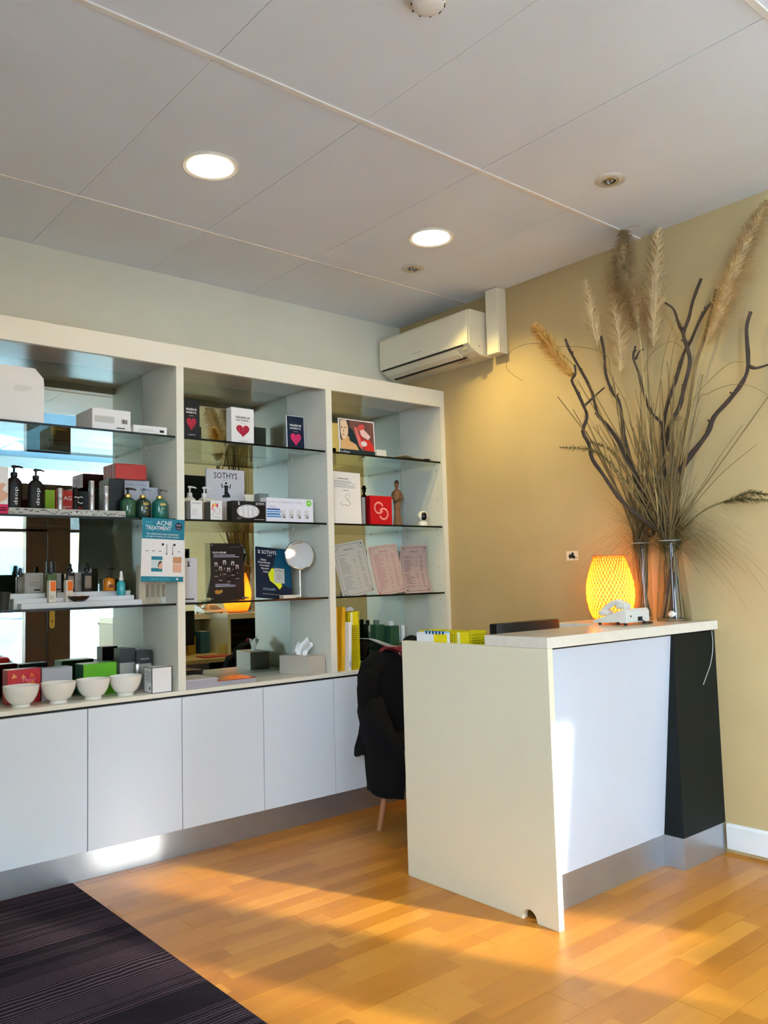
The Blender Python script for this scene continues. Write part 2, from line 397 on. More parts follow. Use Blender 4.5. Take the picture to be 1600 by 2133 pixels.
for i in range(9): a = math.pi * i / 8; pts.append((-.74 + .026 * math.cos(a), 1.07 + .026 * math.sin(a)))
for i in range(9): a = math.pi + math.pi * i / 8; pts.append((-.74 + .026 * math.cos(a), .87 + .026 * math.sin(a)))
prism(es, pts, YG + .0155, YG + .019, 'y', .0008); e = obj('lock_plate', es, M_brass, d)
kb = BM(); box(kb, -.745, -.735, YG + .0192, YG + .0196, .905, .93); obj('keyhole', kb, M_gap, e)
hd = BM(); tube(hd, smooth_path([(-.74, YG + .019, 1.04), (-.74, YG + .06, 1.04), (-.70, YG + .065, 1.04), (-.62, YG + .06, 1.038)], 5), .009, 10); obj('door_handle', hd, M_brass, d, True)

# rug
tag(obj('rug', box(BM(), -5.3, -2.279, -3.6, -.40, .0, .011, .003, 2), rug_material()), 'dark plum rug with thin wavy ribs in front of the white cabinets', 'rug')

# ================================================================== WALL CABINETS
Z1, Z2, Z3, ZW = 1.946, 1.551, 1.153, .747       # tops of the glass shelves and the worktop
YF = -.392
xd = [-3.532, -3.092, -2.652, -2.212, -1.772, -1.332, -.894, -.454, -.004]
names = ['white base cabinet furthest left along the rug', 'white base cabinet below the row of bowls', 'white base cabinet below the magazines and tissue box', 'white base cabinet behind the black coat']
for k in range(4):
    a, c = xd[2 * k], xd[2 * k + 2]
    t = thing('base_cabinet', names[k], 'cabinet', ((a + c) / 2, -.2, 0), group='base cabinets under the worktop'); ox = -(a + c) / 2; oy = .2
    obj('body', box(BM(), a + ox + .001, c + ox - .001, YF + .022 + oy, -.002 + oy, .118, .7265), M_lam if False else M_gap, t)
    for q in (0, 1):
        l, r = xd[2 * k + q], xd[2 * k + q + 1]
        obj('door', box(BM(), l + ox + .002, r + ox - .002, YF + oy, YF + .0215 + oy, .1195, .7165, .0012), M_door, t)
kp = obj('kick_plate', box(BM(), -3.532, -.004, -.379, -.36, 0, .1175, .001), M_alu); tag(kp, 'long brushed aluminium kick plate along the foot of the wall cabinets', 'kick plate')
wt = obj('worktop', box(BM(), -3.56, -.001, YF - .001, -.001, .7275, ZW, .0015), M_lam); tag(wt, 'long cream worktop under the mirrored shelves', 'worktop')
su = thing('shelving_unit', 'cream wall shelving unit with mirrored back and glass shelves', 'shelving')
px = [(-3.56, -3.522), (-2.673, -2.635), (-1.789, -1.751), (-.906, -.867), (-.0355, -.001)]
for i, (a, c) in enumerate(px):
    obj('side_panel' if i in (0, 4) else 'partition', prism(BM(), [(YF, ZW + .0003), (-.0095, ZW + .0003), (-.0095, 2.316), (YF + .0224, 2.316), (YF + .0224, 2.2827), (YF, 2.2827)], a, c, 'x'), M_lam, su)
obj('header', box(BM(), -3.56, -.001, YF, YF + .022, 2.283, 2.386, .0012), M_lam, su)
obj('top_panel', box(BM(), -3.56, -.001, YF + .0222, -.0095, 2.3165, 2.335), mat('glossy_top_laminate', (214, 214, 206), .14, spec=.5), su)
pin = BM(); hol = BM()
for i in range(4):
    a, c = px[i][1], px[i + 1][0]
    bmm = BM(); box(bmm, a - .004, c + .004, -.009, -.003, ZW + .0005, 2.317); obj('mirror_back', bmm, M_mirror, su)
    for z in (Z1, Z2, Z3):
        g = obj('glass_shelf', box(BM(), a + .002, c - .002, -.378, -.0105, z - .0095, z, 0), M_glass, su)
        obj('front_edge', box(BM(), a + .002, c - .002, -.3806, -.378, z - .0098, z), M_gedge, g)
        for yy in (-.33, -.06):
            for xx, s in ((a, 1), (c, -1)):
                lathe(pin, [(.0035, 0), (.0035, .006)], 8, (xx + s * .006, yy, z - .0165))
    for zz in [.80 + .032 * 0] + [Z3 - .045, Z3 + .04, Z2 - .05, Z2 + .04, Z1 - .05, Z1 + .035, 1.02, 1.3, 1.72]:
        for yy in (-.34, -.055):
            for xx, s in ((a, 1), (c, -1)):
                m4 = Matrix.Translation((xx + s * .0004, yy, zz)) @ Matrix.Rotation(math.pi / 2, 4, 'Y')
                bmesh.ops.create_circle(hol, cap_ends=True, segments=8, radius=.0028, matrix=m4)
obj('shelf_pins', pin, M_alu, su, kind='stuff'); obj('peg_holes', hol, M_gap, su, kind='stuff')

# ================================================================== RECEPTION DESK
M_stone = mat('white_quartz', (216, 212, 200), .16, spec=.5, var=.035, scale=40)
M_panel = mat('desk_white_laminate', (218, 214, 190), .4, spec=.4, var=.02, scale=2)
M_front = mat('desk_front_gloss', (190, 200, 216), .25, spec=.5)
M_dark = mat('dark_green_black_laminate', (12, 18, 18), .55, spec=.18)
dk = thing('reception_desk', 'white reception desk with quartz counter and dark end block', 'reception desk', (0, 0, 0))
ex0, ex1 = -1.2011, -1.173
# end panel with a half-round cable notch at its foot
pts = [(-2.0875, .0), (-1.992, .0)]
pts += [(-1.955 + .034 * math.cos(a), .004 + .036 * math.sin(a)) for a in [math.pi + .0 - math.pi * i / 10 for i in range(11)]]
pts += [(-1.921, .0), (-1.301, .0), (-1.301, .974), (-2.0875, .974)]
obj('end_panel', prism(BM(), pts, ex0, ex1, 'x', .0008), M_panel, dk)
yt, yb = -2.062, -1.981
obj('front_panel', prism(BM(), [(yt, .966), (yt + .02, .966), (yb + .02, .1285), (yb, .1285)], ex1 + .001, -.3490, 'x'), M_front, dk)
obj('end_block', box(BM(), -.3485, -.002, -2.0715, -1.80, .1285, .968, .0012), M_dark, dk)
obj('kick_plate', box(BM(), ex1 + .001, -.3485, -1.9755, -1.96, 0, .128), M_alu, dk)
obj('kick_plate', box(BM(), -.349, -.017, -2.0720, -1.82, 0, .128, .0008), M_alu, dk)
obj('shadow_gap', box(BM(), ex1 + .001, -.003, -2.060, -1.84, .9665, .9735), M_gap, dk)
ct = BM(); prism(ct, [(-1.2025, -2.0885), (-.0015, -2.0885), (-.0015, -1.52), (-.45, -1.52), (-.45, -1.786), (-1.2025, -1.786)], .9745, 1.0142, 'z', .0015)
obj('counter_top', ct, M_stone, dk)
M_oak = mat('pale_oak_desk', (196, 168, 118), .45, var=.12, scale=6)
obj('work_surface', box(BM(), ex1 + .001, -.003, -1.955, -1.305, .69, .718, .002), M_oak, dk)
obj('modesty_panel', box(BM(), ex1 + .001, -.003, -1.955, -1.935, .719, .966), M_panel, dk)
obj('rear_panel', box(BM(), -.45, -.43, -1.93, -1.52, .719, .9735), M_panel, dk)
cb = BM(); tube(cb, smooth_path([(-.03, -2.0745, .967), (-.031, -2.076, .9), (-.055, -2.0755, .83), (-.10, -2.0755, .775), (-.13, -2.0755, .74)], 6), .0018, 6)
tag(obj('lamp_cord', cb, mat('clear_white_cord', (170, 172, 165), .5)), 'thin pale cord hanging over the dark end of the desk', 'cord')

# ================================================================== CEILING AND WALL FIXTURES
M_ring = mat('downlight_ring', (222, 216, 200), .4)
M_diff = mat('downlight_diffuser', (255, 246, 226), .5, emit=DOWNLIGHT, ecol=(255, 240, 212))
def downlight(x, y, r, label):
    t = thing('downlight', label, 'ceiling light', (x, y, H), group='round downlights in the ceiling')
    obj('trim_ring', lathe(BM(), [(r * 1.27, .0), (r * 1.27, -.004), (r * 1.2, -.009), (r * 1.04, -.006), (r * 1.0, .0)], 40, cap=False), M_ring, t, True)
    obj('diffuser', lathe(BM(), [(.0001, -.0075), (r * .6, -.0070), (r * .96, -.005), (r, -.0012)], 40, cap=False), M_diff, t, True)
downlight(-2.025, -1.178, .088, 'larger lit round downlight above the left shelves')
downlight(-.846, -1.196, .088, 'lit round downlight nearest the air conditioner')
downlight(-3.25, -1.2, .088, 'added unseen round downlight over the far left cabinets')  # this and the next two: unseen downlights added for extra room light
downlight(-2.0, -3.1, .088, 'added unseen round downlight near the shop window')
downlight(-4.3, -2.6, .088, 'added unseen round downlight over the far left of the rug')
M_chrome = mat('chrome', (210, 210, 205), .12, metal=1)
M_spotw = mat('spot_ring_white', (200, 194, 180), .4)
M_lens = mat('spot_lens', (90, 84, 76), .15, metal=.6)
def spot(x, y, label, glow):
    t = thing('spotlight', label, 'ceiling light', (x, y, H), group='small recessed spotlights')
    obj('trim_ring', lathe(BM(), [(.062, 0), (.062, -.004), (.056, -.008), (.036, -.0075), (.034, .0)], 36, cap=False), M_spotw, t, True)
    obj('gimbal', lathe(BM(), [(.0335, -.001), (.0335, -.007), (.030, -.010), (.025, -.008), (.024, -.001)], 32, cap=False), M_chrome, t, True)
    obj('recess', lathe(BM(), [(.0001, -.0008), (.0338, -.0008)], 24, cap=False), M_gap, t)
    l = obj('lens', lathe(BM(), [(.0001, -.006), (.012, -.0055), (.0235, -.002)], 24, cap=False), M_lens, t, True)
    for i in range(6):
        a = i * math.pi / 3
        obj('led', lathe(BM(), [(.0001, -.0078), (.0028, -.007), (.0036, -.0045)], 10, (.011 * math.cos(a), .011 * math.sin(a), 0), cap=False), mat('led_lens', (230, 224, 205), .2), l, True)
    if glow:
        ld = bpy.data.lights.new('spot_beam', 'SPOT'); ld.energy = glow; ld.spot_size = math.radians(95); ld.spot_blend = .9; ld.color = (1, .80, .27); ld.shadow_soft_size = .02
        lo = bpy.data.objects.new('spot_beam', ld); COL.objects.link(lo); lo.parent = t; lo.location = (0, 0, -.03); lo.rotation_euler = Vector((.42, -.15, -1)).to_track_quat('-Z', 'Y').to_euler()
SPOT_W = 33
spot(-.649, -.847, 'small recessed spotlight beside the air conditioner', SPOT_W)
spot(-.645, -2.075, 'small recessed spotlight above the reception counter', 7)
t = thing('smoke_detector', 'white round smoke detector on the ceiling', 'smoke detector', (-2.01, -2.415, H))
M_wp = mat('white_plastic', (226, 222, 212), .45)
obj('base', lathe(BM(), [(.066, 0), (.066, -.010), (.058, -.014), (.0001, -.014)], 40, cap=False), M_wp, t, True)
obj('dome', lathe(BM(), [(.050, -.0142), (.050, -.026), (.042, -.038), (.024, -.044), (.0001, -.045)], 36, cap=False), M_wp, t, True)
for i in range(10):
    a = i * 2 * math.pi / 10; bm = BM(); box(bm, -.006, .006, -.0012, .0012, -.003, .003)
    obj('vent_slot', bm, M_gap, t, loc=(.0475 * math.cos(a), .0475 * math.sin(a), -.031), rot=(0, .6, a + math.pi / 2))

# air conditioner: profile (x, z) extruded along the wall
M_ac = mat('aged_ivory_plastic', (222, 214, 190), .4, spec=.4)
M_acd = mat('air_outlet_dark', (30, 28, 22), .6)
t = thing('air_conditioner', 'ivory split air conditioner mounted high in the corner of the sand wall', 'air conditioner', (0, -.42, 2.5))
y0, y1 = -.39, .385
prof = [(-.0015, .0), (-.06, .0), (-.105, .004), (-.150, .020), (-.182, .043), (-.197, .058), (-.197, .250), (-.185, .262), (-.0015, .262)]
def ext(bm, pts, a, b): return prism(bm, pts, a, b, 'y')
obj('body', ext(BM(), prof, y0 + .006, y1 - .006), M_ac, t)
for a, b in ((y0, y0 + .0058), (y1 - .0058, y1)):
    obj('end_cap', ext(BM(), [(p[0] * .985 - .001, .002 + p[1] * .985) for p in prof], a, b), M_ac, t)
fp = BM(); prism(fp, [(-.1975, .064), (-.2075, .060), (-.2105, .075), (-.2105, .240), (-.2050, .254), (-.1975, .256)], y0 + .004, y1 - .002, 'y', .0015); fpo = obj('front_panel', fp, M_ac, t)
letters(fpo, 'MITSUBISHI', -.2112, .03, .098, .075, .006, mat('grey_print', (120, 116, 104), .6), face='-x')
obj('panel_slot', box(BM(), -.2015, -.190, y0 + .05, y1 - .01, .0535, .0595), M_acd, t)
lv = BM(); prism(lv, [(-.1955, .049), (-.1985, .047), (-.170, .021), (-.138, .007), (-.136, .010), (-.167, .025)], y0 + .11, y1 - .03, 'y'); obj('louvre', lv, M_ac, t)
sl = BM(); prism(sl, [(-.134, .0085), (-.137, .0050), (-.120, .0010), (-.116, .0045)], y0 + .09, y1 - .05, 'y'); obj('outlet_slot', sl, M_acd, t)
lb = BM(); flat(lb, [(-.098, y0 + .20), (-.098, y0 + .10), (-.078, y0 + .10), (-.078, y0 + .20)], .0012, '+z'); bmesh.ops.translate(lb, verts=lb.verts, vec=(0, 0, -.0016)); obj('rating_label', lb, mat('faded_label', (176, 168, 146), .6), t)
sb = BM(); flat(sb, [(y0 + .06, .030), (y0 + .025, .030), (y0 + .025, .046), (y0 + .06, .046)], -.1905, '-x'); obj('sensor_window', sb, mat('sensor_grey', (128, 122, 104), .3), t)
sc = BM(); bmesh.ops.create_circle(sc, cap_ends=True, segments=10, radius=.004, matrix=Matrix.Translation((-.115, y0 - .0004, .055)) @ Matrix.Rotation(math.pi / 2, 4, 'X')); obj('screw', sc, M_gap, t)
t = thing('pipe_duct', 'cream boxed pipe duct running up the wall beside the air conditioner', 'pipe duct', (0, -.875, 2.5))
obj('cover', box(BM(), -.072, -.0015, -.048, .045, 0, .379, .003), M_ac, t)
obj('lid', box(BM(), -.078, -.0725, -.044, .041, .001, .377, .002), M_ac, t)

# torn picture / bare fixing plate on the wall
t = thing('wall_sticker', 'small torn white sticker with black marks on the sand wall', 'sticker', (0, -1.307, 1.335))
obj('sheet', box(BM(), -.0016, -.0004, -.037, .037, -.025, .024), mat('sticker_paper', (222, 205, 176), .8), t)
bm = BM(); flat(bm, [(-.016, -.018), (-.020, -.004), (-.010, .004), (-.012, .014), (.002, .018), (.006, .006), (.018, .010), (.024, -.006), (.014, -.016), (.002, -.012)], -.002, '-x'); obj('black_mark', bm, mat('black_ink', (18, 16, 14), .7), t)
bm = BM(); flat(bm, [(-.032, -.018), (-.028, -.018), (-.022, -.004), (-.024, -.004)], -.002, '-x'); obj('black_mark', bm, mat('black_ink', (18, 16, 14), .7), t)

# ================================================================== ON THE COUNTER
ZC = 1.0142
# woven table lamp
def shade_r(s):      # 0 bottom .. 1 top
    pts = [(0, .080), (.12, .098), (.3, .110), (.45, .112), (.6, .107), (.78, .093), (.9, .080), (1, .071)]
    for (a, ra), (b, rb) in zip(pts, pts[1:]):
        if s <= b: return ra + (rb - ra) * (s - a) / (b - a)
    return pts[-1][1]
LX, LY, LH = -.262, -1.712, .305
t = thing('table_lamp', 'glowing egg-shaped woven table lamp on the counter', 'lamp', (LX, LY, ZC))
def shade_mat(nm, tcol):
    m = bpy.data.materials.new(nm); m.use_nodes = True; T = m.node_tree; T.nodes.clear(); L = T.links.new
    o = T.nodes.new('ShaderNodeOutputMaterial'); mx = T.nodes.new('ShaderNodeMixShader'); tr = T.nodes.new('ShaderNodeBsdfTranslucent'); df = T.nodes.new('ShaderNodeBsdfDiffuse')
    tr.inputs[0].default_value = tcol; df.inputs[0].default_value = (.85, .5, .16, 1); mx.inputs[0].default_value = .3
    L(tr.outputs[0], mx.inputs[1]); L(df.outputs[0], mx.inputs[2]); L(mx.outputs[0], o.inputs[0]); return m
M_shade = shade_mat('amber_shade_lining', (.80, .42, .05, 1)); M_weave = shade_mat('amber_shade_weave', (.52, .17, .008, 1))
bm = BM(); prof = [(shade_r(i / 24) - .002, .012 + (LH - .012) * i / 24) for i in range(25)]; lathe(bm, prof, 48, cap=False); obj('shade', bm, M_shade, t, True)
wv = BM(); NS, NR = 40, 30            # crossing strips of the weave
for k in range(NS):
    for d in (1, -1):
        path = []
        for i in range(NR + 1):
            s = i / NR; a = 2 * math.pi * k / NS + d * s * 1.5; r = shade_r(s) + .0006 * (1 if (i + k) % 2 else 0) + .0004 * (d > 0)
            path.append((r * math.cos(a), r * math.sin(a), .012 + (LH - .012) * s))
        for p, q in zip(path, path[1:]):
            va = Vector(p); vb = Vector(q); tn = Vector((-va.y, va.x, 0)).normalized() * .0028
            wv.faces.new([wv.verts.new(va - tn), wv.verts.new(va + tn), wv.verts.new(vb + tn), wv.verts.new(vb - tn)])
obj('weave', wv, M_weave, t, kind='stuff')
for z in (.012, LH):
    bm = BM(); r = shade_r(0 if z < .1 else 1); tube(bm, [(r * math.cos(2 * math.pi * i / 40), r * math.sin(2 * math.pi * i / 40), z) for i in range(41)], .003, 6); obj('rim', bm, M_weave, t, True)
obj('foot', lathe(BM(), [(.076, .0004), (.076, .008), (.03, .012), (.012, .014), (.012, .06), (.0001, .06)], 32, cap=False), mat('lamp_foot', (120, 70, 24), .5), t, True)
M_bulb = mat('lamp_bulb', (255, 214, 140), .4, emit=14, ecol=(255, 190, 96))
obj('bulb', lathe(BM(), [(.0001, .061), (.014, .062), (.016, .08), (.027, .105), (.028, .12), (.02, .137), (.0001, .143)], 20, cap=False), M_bulb, t, True)
LAMP_W = 15.0
ld = bpy.data.lights.new('lamp_light', 'POINT'); ld.energy = LAMP_W; ld.color = (1, .55, .20); ld.shadow_soft_size = .04
lo = bpy.data.objects.new('lamp_light', ld); COL.objects.link(lo); lo.parent = t; lo.location = (0, 0, .13)

# telephone seen from behind: wedge body, raised rear, handset on top, cable
M_ph = mat('telephone_grey_white', (206, 206, 202), .4)
t = thing('telephone', 'pale grey desk telephone in front of the glowing lamp', 'telephone', (-.415, -1.865, ZC))
bd = BM(); prism(bd, [(-.085, .018), (-.085, .064), (-.078, .070), (.082, .020), (.090, .012), (.086, .008), (-.02, .012)], -.085, .085, 'x', .003); obj('body', bd, M_ph, t)
obj('rear_housing', box(BM(), -.0868, .0868, -.088, -.045, .010, .062, .004), M_ph, t)
for zc, yc in ((.078, -.055), (.050, .035)): obj('handset_cup', box(BM(), -.082, -.032, yc - .024, yc + .024, zc - .010, zc + .014, .008), M_ph, t, True)
hb = BM(); tube(hb, smooth_path([(-.057, -.07, .086), (-.057, -.03, .098), (-.057, .01, .086), (-.057, .05, .058)], 6), .013, 12); obj('handset', hb, M_ph, t, True)
for xx in (-.07, .07):
    for yy in (-.07, .06): obj('foot', lathe(BM(), [(.007, .0002), (.007, .012)], 12, (xx, yy, 0)), M_gap, t)
obj('socket', box(BM(), -.060, -.052, -.0888, -.088, .034, .042), M_gap, t)
obj('socket', box(BM(), -.005, .03, -.0888, -.088, .016, .034), M_gap, t)
cb = BM(); tube(cb, smooth_path([(.012, -.088, .025), (.02, -.105, .012), (.06, -.10, .005), (.11, -.085, .004), (.135, -.05, .004), (.10, -.02, .004)], 6), .003, 8); obj('cable', cb, mat('black_rubber', (16, 16, 17), .5), t, True)
obj('keypad', prism(BM(), [(-.03, .0585), (.06, .0300), (.06, .0310), (-.03, .0595)], -.02, .07, 'x'), mat('phone_keypad', (120, 122, 126), .5), t)

# vases
M_vase = clear_glass('vase_glass', (236, 240, 238), ior=1.33)
def vase(cx, cy, prof, label):
    t = thing('glass_vase', label, 'vase', (cx, cy, ZC), group='clear glass vases on the counter')
    obj('wall', lathe(BM(), [(p[0], p[1] + .0004) for p in prof], 40, cap=True if False else False), M_vase, t, True)
    r = prof[0][0]; obj('base', lathe(BM(), [(.0001, .0005), (r - .001, .0005), (r - .001, .014), (.0001, .014)], 40, cap=False), M_vase, t, True)
    rt, zt = prof[-1]; bm = BM(); tube(bm, [(rt * math.cos(2 * math.pi * i / 36), rt * math.sin(2 * math.pi * i / 36), zt) for i in range(37)], .0022, 6); obj('rim', bm, mat('glass_rim', (198, 206, 200), .08), t, True)
VR = (-.100, -1.935); VL = (-.122, -1.795)
vase(*VR, [(.076, 0), (.077, .02), (.070, .10), (.060, .20), (.052, .28), (.049, .33), (.052, .365)], 'clear flared glass vase nearest the counter front holding dark branches')
vase(*VL, [(.040, 0), (.041, .02), (.041, .2), (.043, .33), (.046, .36)], 'narrow clear glass vase beside the lamp holding tan reeds')
st = BM(); bmesh.ops.create_icosphere(st, subdivisions=3, radius=.02, matrix=Matrix.Diagonal((1.15, .9, .8, 1))); tag(obj('pebble', st, mat('white_pebble', (224, 218, 206), .5, var=.08, scale=30), None, True, loc=(VR[0] - .045, VR[1] - .018, ZC + .0315)), 'white pebble lying in the foot of the flared vase', 'pebble')

# plant skeletons (metres)
BR = {
 'B1': [(-0.16,-1.902,1.432),(-0.235,-1.837,1.516),(-0.286,-1.794,1.589),(-0.334,-1.753,1.693),(-0.369,-1.723,1.766),(-0.378,-1.715,1.836),(-0.398,-1.698,1.895),(-0.38,-1.713,1.962),(-0.39,-1.705,2.014),(-0.411,-1.687,2.083),(-0.428,-1.672,2.138),(-0.414,-1.685,2.165),(-0.415,-1.683,2.21)],
 'B1b': [(-0.388,-1.706,2.014),(-0.351,-1.738,2.058),(-0.314,-1.77,2.099)],
 'B2': [(-0.103,-1.885,1.374),(-0.132,-1.86,1.486),(-0.167,-1.83,1.667),(-0.203,-1.799,1.755),(-0.23,-1.776,1.849),(-0.266,-1.745,1.927),(-0.299,-1.717,1.979),(-0.31,-1.708,2.048),(-0.326,-1.694,2.127),(-0.359,-1.666,2.213),(-0.389,-1.64,2.293),(-0.403,-1.628,2.349)],
 'B3': [(-0.091,-1.843,1.421),(-0.119,-1.818,1.558),(-0.161,-1.783,1.776),(-0.175,-1.77,1.889),(-0.179,-1.767,1.967),(-0.188,-1.759,2.053),(-0.209,-1.742,2.098),(-0.23,-1.724,2.185),(-0.231,-1.722,2.283),(-0.24,-1.714,2.37)],
 'B4': [(-0.11,-1.918,1.438),(-0.101,-1.926,1.661),(-0.101,-1.926,1.829),(-0.1,-1.926,1.922),(-0.137,-1.895,1.984),(-0.161,-1.874,2.087),(-0.173,-1.864,2.172),(-0.189,-1.85,2.242),(-0.179,-1.859,2.296)],
 'B4b': [(-0.181,-1.857,2.234),(-0.166,-1.87,2.271),(-0.149,-1.885,2.279)],
 'B5': [(-0.085,-1.9,1.395),(-0.075,-1.939,1.526),(-0.075,-1.971,1.691),(-0.075,-1.961,1.759),(-0.075,-1.934,1.848),(-0.075,-1.956,1.919),(-0.075,-2.007,1.996),(-0.075,-2.031,2.075),(-0.075,-2.069,2.186),(-0.075,-2.059,2.264),(-0.075,-2.046,2.326),(-0.075,-2.077,2.394),(-0.075,-2.103,2.471),(-0.075,-2.148,2.558)],
 'B5b': [(-0.075,-2.046,2.326),(-0.075,-2.025,2.381),(-0.075,-2.003,2.455),(-0.075,-1.963,2.496)],
 'B6': [(-0.059,-1.886,1.419),(-0.059,-1.888,1.667),(-0.059,-1.909,1.922),(-0.059,-1.946,2.043),(-0.059,-1.983,2.12),(-0.059,-2.032,2.239),(-0.059,-2.071,2.289),(-0.059,-2.116,2.369),(-0.059,-2.161,2.424),(-0.059,-2.195,2.448)],
 'B7': [(-0.075,-1.92,1.416),(-0.075,-1.94,1.616),(-0.075,-2.027,1.741),(-0.075,-2.129,1.844),(-0.075,-2.168,1.918),(-0.075,-2.239,1.978),(-0.075,-2.306,2.046),(-0.075,-2.338,2.118),(-0.075,-2.34,2.276),(-0.075,-2.364,2.347)],
 'B7b': [(-0.075,-2.338,2.114),(-0.075,-2.369,2.097),(-0.075,-2.423,2.1)],
 'S1': [(-0.067,-1.923,1.416),(-0.067,-1.948,1.548),(-0.067,-2.011,1.82),(-0.067,-2.083,2.141),(-0.067,-2.15,2.315),(-0.067,-2.209,2.493)],
}
PL = {
 'P1': ([(-0.16,-1.875,1.44),(-0.306,-1.751,1.825),(-0.375,-1.692,2.032),(-0.404,-1.666,2.156),(-0.469,-1.611,2.275),(-0.535,-1.555,2.407)], 3),
 'P2': ([(-0.098,-1.823,1.445),(-0.123,-1.802,1.673),(-0.222,-1.717,2.161),(-0.246,-1.697,2.326),(-0.258,-1.686,2.428),(-0.28,-1.667,2.642)], 3),
 'P3': ([(-0.159,-1.916,1.437),(-0.177,-1.9,1.882),(-0.187,-1.892,2.29),(-0.193,-1.887,2.354),(-0.201,-1.88,2.492),(-0.233,-1.853,2.638),(-0.225,-1.859,2.84),(-0.165,-1.91,2.862)], 3),
 'P4': ([(-0.095,-1.852,1.443),(-0.136,-1.817,1.785),(-0.186,-1.774,2.19),(-0.185,-1.775,2.348),(-0.196,-1.765,2.612)], 2),
 'P5': ([(-0.055,-1.86,1.443),(-0.071,-1.846,1.671),(-0.055,-1.864,2.224),(-0.055,-1.879,2.31),(-0.055,-1.887,2.448),(-0.055,-1.903,2.62),(-0.055,-1.937,2.862)], 3),
 'P6': ([(-0.084,-1.927,1.438),(-0.083,-2.067,1.976),(-0.083,-2.16,2.263),(-0.083,-2.218,2.356),(-0.083,-2.274,2.477),(-0.083,-2.368,2.651),(-0.083,-2.463,2.794)], 2),
 'P7': ([(-0.075,-1.909,1.439),(-0.075,-1.973,1.881),(-0.075,-1.988,1.923),(-0.075,-2.012,2.076)], 2),
 'F1': ([(-0.194,-1.886,1.483),(-0.254,-1.834,1.64),(-0.33,-1.769,1.765),(-0.39,-1.718,1.81),(-0.491,-1.632,1.822)], 2),
 'F2': ([(-0.119,-1.844,1.488),(-0.198,-1.777,1.74),(-0.25,-1.733,1.821),(-0.317,-1.675,1.858)], 2),
 'F3': ([(-0.091,-1.97,1.409),(-0.091,-2.086,1.494),(-0.091,-2.195,1.532),(-0.091,-2.278,1.542),(-0.091,-2.393,1.525)], 3),
 'F4': ([(-0.075,-1.961,1.41),(-0.075,-2.104,1.513),(-0.075,-2.24,1.548),(-0.075,-2.309,1.566),(-0.075,-2.387,1.55)], 3),
}
LF = [
 [(-0.184,-1.868,1.484),(-0.265,-1.798,1.777),(-0.363,-1.715,2.108),(-0.411,-1.674,2.213),(-0.485,-1.611,2.294),(-0.554,-1.552,2.321),(-0.626,-1.489,2.29),(-0.648,-1.471,2.206),(-0.592,-1.519,2.142)],
 [(-0.141,-1.813,1.671),(-0.217,-1.748,2.156),(-0.235,-1.732,2.275),(-0.341,-1.642,2.319),(-0.48,-1.522,2.317)],
 [(-0.087,-1.943,1.481),(-0.087,-2.093,1.971),(-0.087,-2.154,2.025),(-0.087,-2.256,2.044),(-0.087,-2.34,2.025),(-0.087,-2.42,1.97)],
 [(-0.075,-1.912,1.484),(-0.075,-2.009,1.875),(-0.075,-2.082,2.018),(-0.075,-2.163,2.09),(-0.075,-2.256,2.142),(-0.075,-2.324,2.132)],
 [(-0.079,-1.839,1.489),(-0.101,-1.821,2.017),(-0.075,-1.843,2.226),(-0.055,-1.899,2.298),(-0.055,-1.975,2.31),(-0.055,-2.045,2.253)],
 [(-0.089,-1.871,1.487),(-0.097,-1.863,2.125),(-0.087,-1.872,2.381),(-0.107,-1.855,2.534)],
 [(-0.158,-1.864,1.485),(-0.206,-1.823,1.982),(-0.275,-1.764,2.191),(-0.311,-1.733,2.376),(-0.31,-1.733,2.492)],
 [(-0.063,-1.88,1.487),(-0.063,-1.899,2.008),(-0.063,-1.924,2.21),(-0.063,-1.969,2.338),(-0.063,-2.016,2.429)],
 [(-0.055,-1.888,1.486),(-0.055,-1.93,1.98),(-0.055,-1.971,2.247),(-0.055,-2.006,2.33)],
 [(-0.083,-1.964,1.458),(-0.083,-2.116,1.641),(-0.083,-2.19,1.739),(-0.083,-2.3,1.861)],
 [(-0.075,-1.959,1.447),(-0.075,-2.157,1.637),(-0.075,-2.272,1.719),(-0.075,-2.356,1.77)],
]
# dried arrangement -------------------------------------------------
M_branch = mat('dark_driftwood', (58, 44, 34), .8, var=.35, scale=30, bump=.5, bscale=90)
M_stem = mat('dry_stem', (170, 146, 92), .8, var=.2, scale=12)
M_plume = mat('pampas_fluff', (222, 196, 146), .95, var=.18, scale=20)
M_plume_dk = mat('pampas_fluff_brown', (176, 148, 104), .95, var=.2, scale=20)
M_plume_go = mat('pampas_fluff_gold', (212, 164, 82), .95, var=.15, scale=20)
M_grass = mat('olive_dry_grass', (104, 94, 52), .85, var=.25, scale=15)
M_reed = mat('tan_reed', (116, 94, 56), .8, var=.3, scale=9)
def into(v, k, pts):
    """lead a stem from inside the vase foot up to its first free point"""
    a = random.uniform(0, 6.28); r = .022 if v is VL else .05
    foot = (v[0] + r * math.cos(a), v[1] + r * math.sin(a), ZC + .016)
    mouth = (v[0] + .018 * math.cos(a + 3), v[1] + .018 * math.sin(a + 3), ZC + .345)
    P = [p for p in pts if p[2] > mouth[2] + .03]
    return [foot, mouth] + P
bl = {'B1': ('crooked dark branch bending out furthest left over the lamp', 'B1b', VR), 'B2': ('tall dark branch with a bare tip left of the pampas plumes', None, VR),
      'B3': ('short thick dark branch left of centre in the vase', None, VL), 'B4': ('zigzag dark branch with forked tip in the middle of the vase', 'B4b', VR),
      'B5': ('tallest wavy dark branch forking near its top', 'B5b', VR), 'B6': ('straight dark branch leaning right behind the wavy one', None, VR),
      'B7': ('long dark branch bending right with a forked antler tip', 'B7b', VR)}
rr = dict(B1=.0085, B2=.009, B3=.009, B4=.0075, B5=.011, B6=.009, B7=.0115)
